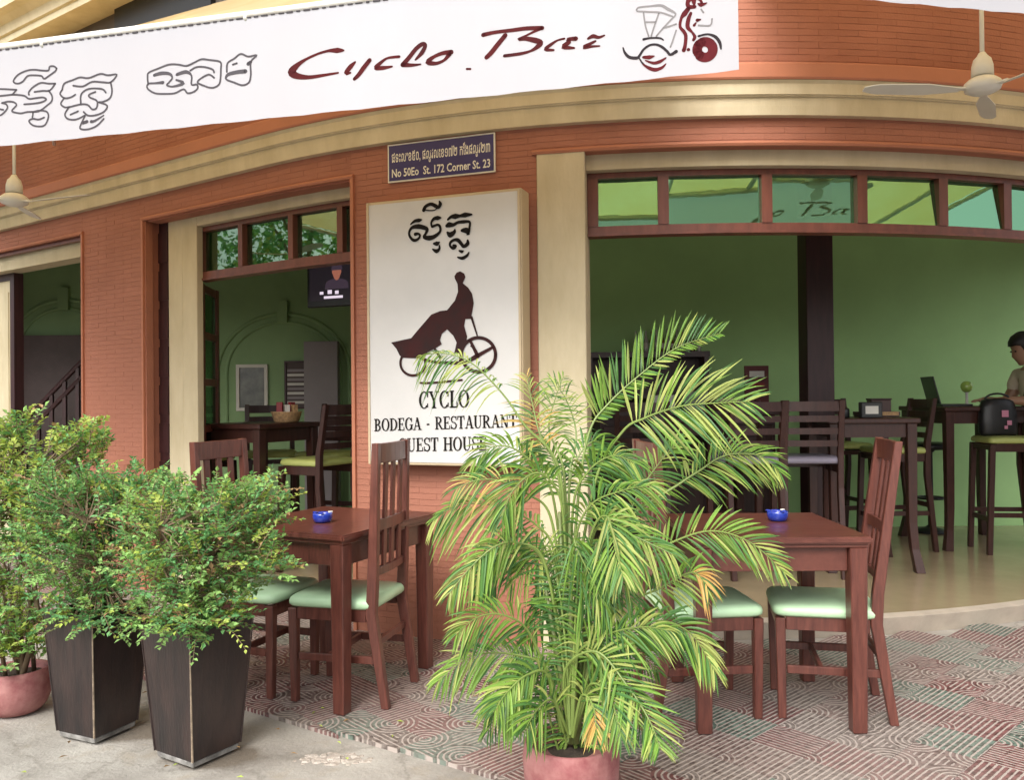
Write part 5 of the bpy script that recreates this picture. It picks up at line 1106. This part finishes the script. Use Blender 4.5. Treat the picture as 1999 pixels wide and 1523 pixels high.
mb = MB(); mb.box(Mh @ Vector((-.0845, 0, -.064)), (.012, .038, .006)); mb.obj('mouth', M['red_pot'], per, bevel=.002)
sv = [((0, 0, .86), (.155, .175)), ((-.01, 0, 1.0), (.145, .165)), ((-.035, 0, 1.18), (.135, .165)), ((-.085, 0, 1.35), (.115, .165)), ((-.118, 0, 1.425), (.068, .075)), ((-.09, -.20, 1.345), .085), ((-.175, -.22, 1.225), .068), ((-.09, .20, 1.345), .085), ((-.165, .225, 1.22), .068)]
skinned('shirt', sv, [(0, 1), (1, 2), (2, 3), (3, 4), (3, 5), (5, 6), (3, 7), (7, 8)], M['shirt'], per, 2)
kv = [((0, 0, .90), (.160, .180)), ((.0, 0, .74), (.165, .185)), ((.0, 0, .46), (.175, .19))]
skinned('apron', kv, [(0, 1), (1, 2)], M['khaki'], per, 2)

r = thing('pedestal_stool', 'black round pedestal stool behind the laptop table', 'stool', (3.70, 7.50, FZ))
mb = MB(); mb.lathe((0, 0, 0), [(.17, 0), (.17, .015), (.05, .04), (.024, .06), (.022, .70), (.05, .73)], 20); mb.obj('pedestal', M['black'], r, smooth=True)
mb = MB(); mb.lathe((0, 0, .731), [(.15, 0), (.165, .015), (.165, .045), (.14, .06), (.0005, .064)], 24); mb.obj('seat', M['black'], r, smooth=True)
mb = MB(); mb.tube([(.12 * math.cos(2 * math.pi * k / 16), .12 * math.sin(2 * math.pi * k / 16), .30) for k in range(17)], .009, 6); mb.box((0, 0, .30), (.24, .016, .012)); mb.obj('foot_ring', M['black'], r)
# crumbled mortar smear on the pavement by the tile edge
mb = MB(); rnd = random.Random(9); c = at_z(640, 1478, 0)
for k in range(90):
    a = rnd.uniform(0, 6.28); q = rnd.random() ** .6; x, y = c.x + .15 * q * math.cos(a) + .02, c.y + .055 * q * math.sin(a); h = rnd.uniform(.004, .013) * (1.15 - q); w2 = rnd.uniform(.010, .026); n = 6; b0_ = rnd.random() * 6
    vs = [(x + w2 * math.cos(b0_ + 6.283 * i / n) * rnd.uniform(.7, 1.2), y + w2 * .7 * math.sin(b0_ + 6.283 * i / n), -.012) for i in range(n)]; vs += [(x + (p[0] - x) * .6, y + (p[1] - y) * .6, -.010 + h) for p in vs]
    mb.add(vs, [tuple(range(n, 2 * n))] + [(i, (i + 1) % n, n + (i + 1) % n, n + i) for i in range(n)])
tag(mb.obj('mortar_smear', mat('crumbled_mortar', (.24, .20, .165), .9, vscale=40, col2=(.46, .41, .36))), kind='stuff')

# ================================================================ PLANTS
def leaf_quad(mb, base, d, up, L_, W_, fold=.25, mi=0):
    d = d.normalized(); s = d.cross(up)
    if s.length < 1e-4: s = d.orthogonal()
    s.normalize(); n = s.cross(d)
    m1, tip = base + d * (L_ * .45) - n * (L_ * .02), base + d * L_ - n * (L_ * .12)
    mb.add([base, m1 + s * (W_ / 2) + n * (W_ * fold), tip, m1 - s * (W_ / 2) + n * (W_ * fold)], [(0, 1, 2), (0, 2, 3)], mi)
def rv(r): return Vector((r.gauss(0, 1), r.gauss(0, 1), r.gauss(0, 1))).normalized()
def shrub(root, seed, lobes, base, mats_w, nspray, leaf=(.0225, .0145), stems=5):
    """lobes: (centre, radii, weight). Sprays of small leaves on twigs that grow outwards from the stems"""
    r = random.Random(seed); mb = MB(); tw = MB(); tot = sum(l[2] for l in lobes); forks = []
    for k in range(stems):
        a = base + Vector((r.uniform(-.05, .05), r.uniform(-.05, .05), 0)); c, rad, _ = lobes[0]
        e = c + Vector((r.uniform(-.6, .6) * rad[0], r.uniform(-.6, .6) * rad[1], r.uniform(-.2, .6) * rad[2]))
        m_ = a.lerp(e, .5) + Vector((r.uniform(-.03, .03), r.uniform(-.03, .03), .02)); st = MB(); st.tube([a - Vector((0, 0, .04)), m_, e], [.010, .007, .003], 7); local(st, root).obj('stem', M['bark'], root, smooth=True); forks += [m_, e, a.lerp(m_, .7)]
    for k in range(nspray):
        q = r.random() * tot; j = 0
        while q > lobes[j][2]: q -= lobes[j][2]; j += 1
        c, rad, _ = lobes[j]; d = rv(r); rr = r.random() ** .42 * (1 + r.choice((0, 0, 0, .16)) * r.random())
        p = c + Vector((d.x * rad[0], d.y * rad[1], d.z * rad[2])) * rr
        out = (Vector((p.x - base.x, p.y - base.y, (p.z - base.z) * .8 + .05)).normalized() + rv(r) * .65 + Vector((0, 0, .1))).normalized()
        L_ = r.uniform(.07, .13); pts = [p + out * (L_ * t) - Vector((0, 0, .25 * L_ * t * t)) for t in (0, .5, 1)]
        f = min(forks, key=lambda v: (v - p).length)
        if r.random() < .35: tw.tube([f, f.lerp(p, .5) + Vector((0, 0, .01)), p], [.003, .0022, .0016], 4, cap=False)
        tw.tube(pts, [.0016, .0013, .0008], 4, cap=False)
        mi = r.choices(range(len(mats_w)), [w_ for _, w_ in mats_w])[0]; upn = (Vector((0, 0, 1)) + rv(r) * .45).normalized(); side = out.cross(upn).normalized(); n = r.randint(9, 13)
        for i in range(n):
            t = .12 + .88 * i / (n - 1); b_ = p + out * (L_ * t) - Vector((0, 0, .25 * L_ * t * t)); sg_ = 1 if i % 2 else -1
            dd = (out * r.uniform(.35, .7) + side * sg_ * (0 if i == n - 1 else r.uniform(.7, 1.0)) + rv(r) * .28 - Vector((0, 0, .12)))
            s = r.uniform(.75, 1.2); leaf_quad(mb, b_, dd, (upn + rv(r) * .35).normalized(), leaf[0] * s, leaf[1] * s, .2, mi if r.random() < .85 else r.randrange(len(mats_w)))
    tag(local(tw, root).obj('twigs', M['bark'], root), kind='stuff')
    tag(local(mb, root).obj('foliage', [M[m_] for m_, _ in mats_w], root), kind='stuff')
def pxl(px, py, d, rx, ry, rdep, wt):
    s = d / FOC; return (at_depth(px, py, d), (rx * s, rdep, ry * s), wt)
def tapered_planter(root, top, bot, h, rz):
    c, s = math.cos(rz), math.sin(rz)
    def sq(k, z): return [Vector((x * k / 2 * c - y * k / 2 * s, x * k / 2 * s + y * k / 2 * c, z)) for x, y in ((-1, -1), (1, -1), (1, 1), (-1, 1))]
    mb = MB(); z0 = .022; k_in = top - .03
    rings = [sq(bot, z0), sq(top, h), sq(k_in, h), sq(k_in - .03, h - .06)]
    mb.add(sum(rings, []), [(3, 2, 1, 0), (12, 13, 14, 15)] + [(4 * a + i, 4 * a + (i + 1) % 4, 4 * a + 4 + (i + 1) % 4, 4 * a + 4 + i) for a in range(3) for i in range(4)])
    mb.obj('body', M['planter'], root, bevel=.0035, seg=2)
    mb = MB(); b1 = sq(bot - .012, 0); b2 = sq(bot - .006, z0 - .001); mb.hexa(b1, b2); mb.obj('foot', M['planter_base'], root, bevel=.003)
    lo, hi = sq(bot + .001, z0 + .003), sq(top + .001, h - .004)
    for i in range(4):
        mb = MB(); mb.tube([lo[i], lo[i].lerp(hi[i], .5), hi[i]], [.0042, .0034, .0022], 6); mb.obj('corner_strip', M['planter_edge'] if i == 0 else M['planter'], root)  # front corner strip is paler than the others
    mb = MB(); q = sq(k_in - .012, h - .035); mb.add(q, [(0, 1, 2, 3)]); mb.obj('soil', M['soil'], root)
PH = .50
near1 = at_z(376, 1503, 0); near2 = at_z(184, 1455, 0)
rz1, rz2 = R(58), R(66)
def centre(near, half, rz): return near + Vector((math.cos(rz + R(45)), math.sin(rz + R(45)), 0)) * half
grp = 'potted shrubs in tapered planters'
c1 = centre(near1, .212 / math.sqrt(2), rz1); s1 = thing('potted_shrub', 'bushy green shrub in the tapered dark planter nearest the street', 'potted plant', c1, 0, grp); tapered_planter(s1, .285, .215, PH, rz1)
c2 = centre(near2, .205 / math.sqrt(2), rz2); s2 = thing('potted_shrub', 'bushy green shrub in the middle dark tapered planter beside the round red pot', 'potted plant', c2, 0, grp); tapered_planter(s2, .275, .205, PH, rz2)
shrub(s1, 21, [pxl(385, 1095, 3.16, 135, 120, .24, 5), pxl(480, 1000, 3.2, 75, 55, .16, 1.3), pxl(505, 1090, 3.1, 55, 50, .13, .7), pxl(330, 1000, 3.25, 90, 70, .18, 1.2), pxl(385, 1200, 3.06, 105, 35, .17, 1.5)], c1 + Vector((0, 0, PH - .03)), [('leaf_a', 5), ('leaf_c', 3), ('leaf_b', 1.2), ('twig', .25)], 1000)
shrub(s2, 22, [pxl(175, 1070, 3.46, 120, 120, .26, 5), pxl(235, 975, 3.5, 100, 60, .18, 1.6), pxl(120, 1000, 3.4, 75, 80, .18, 1.2), pxl(190, 1190, 3.36, 85, 35, .15, 1.2)], c2 + Vector((0, 0, PH - .03)), [('leaf_a', 4), ('leaf_c', 4.5), ('leaf_b', .9), ('twig', .25)], 1000)
p3 = at_z(42, 1408, 0); c3 = Vector(((p3.x - .02) * (p3.y + .13) / p3.y, p3.y + .13, 0)); s3 = thing('potted_shrub', 'taller yellow green shrub in the round red pot at the left edge', 'potted plant', c3, 0, 'potted shrubs in round red pots')
mb = MB(); mb.lathe((0, 0, 0), [(.095, 0), (.118, .025), (.136, .07), (.143, .115), (.140, .155), (.132, .178), (.120, .181), (.114, .165), (.112, .14)], 40); mb.obj('pot', M['red_pot'], s3, smooth=True); mb = MB(); mb.lathe((0, 0, .147), [(.0005, .004), (.114, 0)], 24, cap=False); mb.obj('soil', M['soil'], s3)
shrub(s3, 23, [pxl(30, 985, 3.62, 105, 120, .25, 4), pxl(-60, 960, 3.62, 110, 140, .25, 2.2), pxl(150, 885, 3.7, 60, 45, .14, .9), pxl(20, 1180, 3.6, 75, 110, .18, 1.6), pxl(20, 850, 3.7, 50, 35, .14, .5), pxl(30, 1255, 3.55, 60, 50, .14, .9)], c3 + Vector((.01, 0, .17)), [('leaf_b', 4), ('leaf_a', 4), ('leaf_c', 1), ('twig', .25)], 850, leaf=(.027, .017), stems=6)
mb = MB(); mb.tube([c3 + Vector((.045, -.03, .16)), at_depth(76, 1210, 3.63), at_depth(60, 1090, 3.62), at_depth(12, 990, 3.62)], [.013, .011, .009, .005], 8); local(mb, s3).obj('stem', M['bark'], s3, smooth=True)

# --- areca palm in the red pot
PD = 2.66
pc = at_depth(1114, 1442, PD); rim = pc.z; root = thing('potted_palm', 'tall arching palm with yellow green fronds in a red concrete pot', 'potted plant', (pc.x, PD, 0)); o0 = root.location
mb = MB(); mb.lathe((0, 0, 0), [(.10, 0), (.125, .02), (.148, rim * .55), (.152, rim * .8), (.146, rim - .006), (.140, rim), (.130, rim - .002), (.124, rim - .03)], 44); mb.obj('pot', M['red_pot'], root, smooth=True)
mb = MB(); mb.lathe((0, 0, rim - .035), [(.0005, .012), (.126, 0)], 28, cap=False); mb.obj('soil', M['soil'], root)
def cat(pts, n):
    out = []; m_ = len(pts)
    for i in range(n + 1):
        f = (m_ - 1) * i / n; k = min(int(f), m_ - 2); t = f - k; p0, p1, p2, p3_ = pts[max(k - 1, 0)], pts[k], pts[k + 1], pts[min(k + 2, m_ - 1)]
        out.append(0.5 * ((2 * p1) + (p2 - p0) * t + (2 * p0 - 5 * p1 + 4 * p2 - p3_) * t * t + (3 * p1 - p0 - 3 * p2 + p3_) * t ** 3))
    return out
def frond(seed, pts3, n=20, L_=.16, pal=('palm_g', 'palm_y'), mixy=.3, up=1.0, dn=1.0, t0=.25, droop=.35, face=None, wd=.0165, tipcol=None, a0=62, a1=22, name='frond'):
    n = int(n * 1.45); wd *= .58; L_ *= .90; r = random.Random(seed); C = cat(pts3, 40); mb = MB(); mats = [M['rachis'], M[pal[0]], M[pal[1]]] + [M[tipcol or pal[0]], M['palm_d']]
    mb.tube(C, [.0052 * (1 - .8 * i / 40) for i in range(41)], 6, 0)
    N = (EYE - C[20]).normalized() if face is None else Vector(face).normalized(); N = (N + rv(r) * .28).normalized()
    for i in range(n):
        t = t0 + (1 - t0) * (i + .5) / n; k = min(int(t * 40), 39); p = C[k].lerp(C[k + 1], t * 40 - k); T = (C[min(k + 1, 40)] - C[max(k - 1, 0)]).normalized()
        s = T.cross(N).normalized(); s = -s if s.z < 0 else s; u = (t - t0) / (1 - t0); nn = s.cross(T)
        ll = L_ * (.62 + .5 * math.sin(math.pi * min(1, u * .95 + .12))) * (1 if u < .8 else 1 - (u - .8) * 1.7)
        for sd, kk in ((1, up), (-1, dn)):
            if kk <= 0.02 or r.random() < .04: continue
            a = math.radians(a0 + (a1 - a0) * u + r.uniform(-7, 7)); l2 = ll * kk * r.uniform(.88, 1.1)
            d = (T * math.cos(a) + s * sd * math.sin(a) + nn * r.uniform(-.22, .22)).normalized(); q = p + T * r.uniform(-.004, .004); vs = []; m_ = 5; wv = wd * r.uniform(.8, 1.15) * (1 - .35 * u)
            b_ = d.cross(nn).normalized(); mi = 1 if r.random() > mixy else 2
            if r.random() < .26: mi = 4
            if tipcol and u > .62 and r.random() < .6: mi = 3
            dr = droop * r.uniform(.6, 1.5); tw = r.uniform(-.5, .5)
            for j in range(m_ + 1):
                v = j / m_; c = q + d * (l2 * v) + Vector((0, 0, -dr * l2 * v * v)); w2 = wv * (math.sin(math.pi * (v * .86 + .09)) ** .8 if j < m_ else .06) * (.35 if j == 0 else 1) / 2
                bb = (b_ * math.cos(tw * v) + nn * math.sin(tw * v)); fold = nn * (w2 * .35); vs += [c - bb * w2 + fold, c, c + bb * w2 + fold]
            mb.add(vs, [(3 * j + x, 3 * j + 3 + x, 3 * j + 4 + x, 3 * j + 1 + x) for j in range(m_) for x in (0, 1)], mi)
    return local(mb, root).obj(name, mats, root)
def pf(lst, d0, d1):
    m_ = len(lst); return [at_depth(x, y, d0 + (d1 - d0) * (i / (m_ - 1)) ** 1.2) for i, (x, y) in enumerate(lst)]
G, Y, D, O = 'palm_g', 'palm_y', 'palm_d', 'palm_o'
FR = [  # photograph sight lines of each rachis, start and end distance, options
 ([(1118, 1120), (1130, 960), (1151, 842), (1188, 788), (1248, 733), (1321, 679), (1406, 651)], 2.66, 2.78, dict(n=34, L_=.165, up=1.0, dn=.35, mixy=.12, t0=.40, droop=.05, a0=58, a1=30, wd=.0155)),
 ([(1128, 1120), (1165, 930), (1217, 841), (1258, 817), (1300, 801), (1343, 791), (1400, 787), (1462, 784)], 2.66, 2.50, dict(n=26, L_=.215, mixy=.6, t0=.34, droop=.22, up=1.05, dn=.85, wd=.0165, a0=66, a1=26)),
 ([(1140, 1150), (1220, 1020), (1326, 945), (1366, 919), (1402, 895), (1437, 886), (1485, 891), (1520, 920)], 2.66, 2.62, dict(n=30, L_=.13, mixy=.45, t0=.30, droop=.35, wd=.013)),
 ([(1105, 1120), (1091, 915), (1024, 830), (982, 770), (921, 709), (868, 690), (822, 694)], 2.68, 2.85, dict(n=26, L_=.12, mixy=.7, t0=.52, droop=.75, up=.55, dn=1.0, wd=.011)),
 ([(1105, 1110), (1090, 930), (1055, 850), (1042, 800), (1028, 735)], 2.68, 2.80, dict(n=18, L_=.15, pal=(Y, O), mixy=.45, t0=.42, droop=.5, wd=.010)),
 ([(1108, 1100), (1100, 920), (1072, 840), (1082, 785), (1100, 735)], 2.70, 2.90, dict(n=18, L_=.15, pal=(Y, G), mixy=.5, t0=.4, droop=.5, wd=.010)),
 ([(1110, 1090), (1112, 930), (1125, 850), (1105, 780), (1075, 740)], 2.72, 2.95, dict(n=16, L_=.14, pal=(G, Y), mixy=.4, t0=.4, droop=.5, wd=.011)),
 ([(1100, 1180), (1075, 1010), (1030, 965), (980, 940), (930, 938), (890, 955)], 2.66, 2.60, dict(n=18, L_=.12, pal=(Y, O), mixy=.45, t0=.35, droop=.5, wd=.011)),
 ([(1098, 1200), (1080, 1070), (1040, 1020), (975, 990), (905, 985), (850, 1012)], 2.66, 2.62, dict(n=26, L_=.15, mixy=.35, t0=.32, droop=.6, up=.6)),
 ([(1090, 1230), (1060, 1090), (1010, 1060), (965, 1068), (915, 1112), (878, 1158)], 2.64, 2.52, dict(n=22, L_=.11, pal=(G, Y), mixy=.5, t0=.4, droop=.5)),
 ([(1098, 1420), (1062, 1300), (1025, 1225), (975, 1200), (930, 1207), (892, 1238)], 2.64, 2.45, dict(n=24, L_=.125, mixy=.25, t0=.32, droop=.45, wd=.015)),
 ([(1095, 1430), (1070, 1310), (1000, 1278), (920, 1282), (858, 1328)], 2.64, 2.50, dict(n=24, L_=.12, mixy=.2, t0=.30, droop=.45)),
 ([(1100, 1430), (1070, 1320), (1030, 1318), (990, 1352), (968, 1385)], 2.62, 2.42, dict(n=20, L_=.13, mixy=.3, t0=.3, droop=.4)),
 ([(1110, 1430), (1103, 1310), (1164, 1273), (1224, 1339), (1267, 1406), (1288, 1462)], 2.62, 2.32, dict(n=28, L_=.13, mixy=.5, t0=.34, droop=.15, wd=.0145, a0=60, a1=32)),
 ([(1108, 1420), (1120, 1290), (1180, 1242), (1250, 1225), (1308, 1232)], 2.62, 2.42, dict(n=24, L_=.13, mixy=.45, t0=.3, droop=.35)),
 ([(1130, 1400), (1170, 1140), (1260, 1085), (1375, 1038), (1462, 1058), (1530, 1118)], 2.64, 2.52, dict(n=30, L_=.125, mixy=.15, t0=.36, droop=.18, tipcol=Y, wd=.0145)),
 ([(1125, 1400), (1190, 1210), (1290, 1148), (1350, 1118), (1378, 1140)], 2.62, 2.50, dict(n=20, L_=.11, pal=(G, Y), mixy=.4, t0=.34, droop=.5, tipcol=O)),
 ([(1125, 1420), (1180, 1280), (1270, 1215), (1345, 1235), (1395, 1310)], 2.62, 2.48, dict(n=30, L_=.12, pal=(D, G), mixy=.5, t0=.3, droop=.45, tipcol=Y)),
 ([(1120, 1300), (1150, 1080), (1180, 1020), (1240, 1048), (1312, 1082)], 2.62, 2.44, dict(n=24, L_=.14, mixy=.4, t0=.36, droop=.5)),
 ([(1116, 1300), (1120, 1080), (1150, 990), (1215, 958), (1275, 948)], 2.64, 2.55, dict(n=24, L_=.13, mixy=.35, t0=.36, droop=.55)),
 ([(1118, 1300), (1150, 1060), (1184, 1008), (1202, 1075), (1216, 1125)], 2.60, 2.40, dict(n=20, L_=.12, mixy=.45, t0=.36, droop=.4)),
 ([(1112, 1440), (1080, 1370), (1050, 1385), (1025, 1425)], 2.60, 2.40, dict(n=16, L_=.12, mixy=.3, t0=.25, droop=.3)),
 ([(1120, 1440), (1150, 1340), (1190, 1360), (1212, 1440)], 2.58, 2.38, dict(n=18, L_=.12, mixy=.35, t0=.25, droop=.3)),
 ([(1118, 1440), (1135, 1360), (1158, 1380), (1165, 1440)], 2.56, 2.40, dict(n=14, L_=.10, mixy=.4, t0=.25, droop=.3, tipcol=O)),
 ([(1120, 1420), (1180, 1200), (1230, 1000), (1290, 900), (1330, 860)], 2.70, 2.85, dict(n=26, L_=.15, pal=(G, Y), mixy=.3, t0=.40, droop=.4)),
 ([(1112, 1420), (1060, 1180), (1000, 1080), (955, 1100), (935, 1150)], 2.72, 2.80, dict(n=22, L_=.13, pal=(D, G), mixy=.5, t0=.35, droop=.45)),
]
FR += [
 ([(1110, 1250), (1085, 1000), (1060, 930), (1010, 880), (965, 872), (925, 900)], 2.70, 2.72, dict(n=22, L_=.13, mixy=.4, t0=.36, droop=.55)),
 ([(1115, 1250), (1118, 1000), (1145, 925), (1195, 890), (1240, 905)], 2.68, 2.60, dict(n=22, L_=.13, mixy=.35, t0=.36, droop=.55)),
 ([(1108, 1250), (1100, 1010), (1075, 940), (1040, 925), (1000, 960), (980, 1010)], 2.66, 2.55, dict(n=22, L_=.13, mixy=.3, t0=.36, droop=.5)),
 ([(1112, 1250), (1110, 980), (1125, 900), (1158, 862), (1190, 880)], 2.74, 2.82, dict(n=20, L_=.125, pal=(D, G), mixy=.5, t0=.34, droop=.5)),
 ([(1110, 1250), (1098, 1020), (1092, 930), (1070, 880), (1035, 870)], 2.76, 2.84, dict(n=20, L_=.12, pal=(D, G), mixy=.5, t0=.34, droop=.5)),
]
for k, (lst, d0_, d1_, kw) in enumerate(FR): frond(100 + k, pf(lst, d0_, d1_), **kw)
r = random.Random(77)
for k in range(24):                       # inner and rear fronds that fill the clump
    x = r.uniform(-100, 115) if k % 3 else r.uniform(-60, 70); yb = r.uniform(1050, 1340); sg_ = 1 if x > 0 else -1; ex = 1120 + x * r.uniform(1.2, 1.5); ey = yb + r.uniform(10, 120)
    frond(200 + k, pf([(1115 + x * .05, 1435), (1115 + x * .25, yb + 140), (1115 + x * .7, yb), (ex, yb + 15), (ex + sg_ * 50, ey)], 2.64 - .05 * (k % 3 == 0), r.uniform(2.45, 2.95)), n=20, L_=.115, pal=(D, G) if k % 4 else (G, Y), mixy=.45, t0=.22, droop=r.uniform(.3, .7), wd=.014)
for k, (x1, y1, x2, y2) in enumerate(((1105, 1240, 1092, 1000), (1125, 1200, 1130, 1040), (1138, 1260, 1165, 1060), (1092, 1300, 1060, 1120), (1150, 1300, 1200, 1130), (1115, 1220, 1112, 1020))):
    mb = MB(); mb.tube([at_depth(1106 + k * 4, 1452, PD - .01 * k), at_depth(x1, y1, PD - .01 * k), at_depth(x2, y2, PD)], [.010, .008, .005], 8); local(mb, root).obj('cane', M['cane'], root, smooth=True)

# --- street tree out to the left of the frame: seen only in the door light's glass
tr_ = thing('street_tree', 'leafy street tree beyond the left edge, mirrored in the door transom', 'tree', (-8.6, 3.6, 0)); r = random.Random(5)
mb = MB(); mb.tube([(0, 0, -.1), (.05, 0, 1.4), (.0, .1, 2.6)], [.17, .13, .09], 10); mb.obj('trunk', M['bark'], tr_, smooth=True)
for k in range(6):
    a = k * 1.05; mb = MB(); mb.tube([(.02, .05, 2.1 + .1 * k), (.7 * math.cos(a), .7 * math.sin(a), 3.2), (1.3 * math.cos(a), 1.3 * math.sin(a), 3.9 + .1 * k)], [.06, .045, .02], 7); mb.obj('limb', M['bark'], tr_, smooth=True)
mb = MB()
for k in range(620):
    d = rv(r); c = Vector((d.x * 2.3, d.y * 2.6, 4.2 + d.z * 2.0)); c = Vector((0, 0, 3.9)).lerp(c, r.random() ** .4)
    for i in range(16): leaf_quad(mb, c + rv(r) * r.uniform(0, .22), rv(r), rv(r), r.uniform(.08, .13), .06, .2, r.choices((0, 1, 2), (4, .6, 5))[0])
tag(mb.obj('crown', [M['leaf_a'], M['leaf_b'], M['leaf_c']], tr_), kind='stuff')

# dropped leaves round the pots
mb = MB(); r = random.Random(31)
for cx, cy, sp in ((c1.x, c1.y, .32), (c2.x + .1, c2.y, .35), (pc.x - .1, PD + .1, .45), (c1.x + .5, c1.y + .15, .4)):
    for k in range(9):
        x, y = cx + r.gauss(0, sp), cy + r.gauss(0, sp * .6); a = r.uniform(0, 6.28)
        leaf_quad(mb, Vector((x, y, .0125)), Vector((math.cos(a), math.sin(a), .08)), Vector((0, 0, 1)), r.uniform(.018, .034), r.uniform(.009, .015), .25, r.randrange(2))
tag(mb.obj('fallen_leaves', [M['twig'], M['leaf_b']]), kind='stuff')
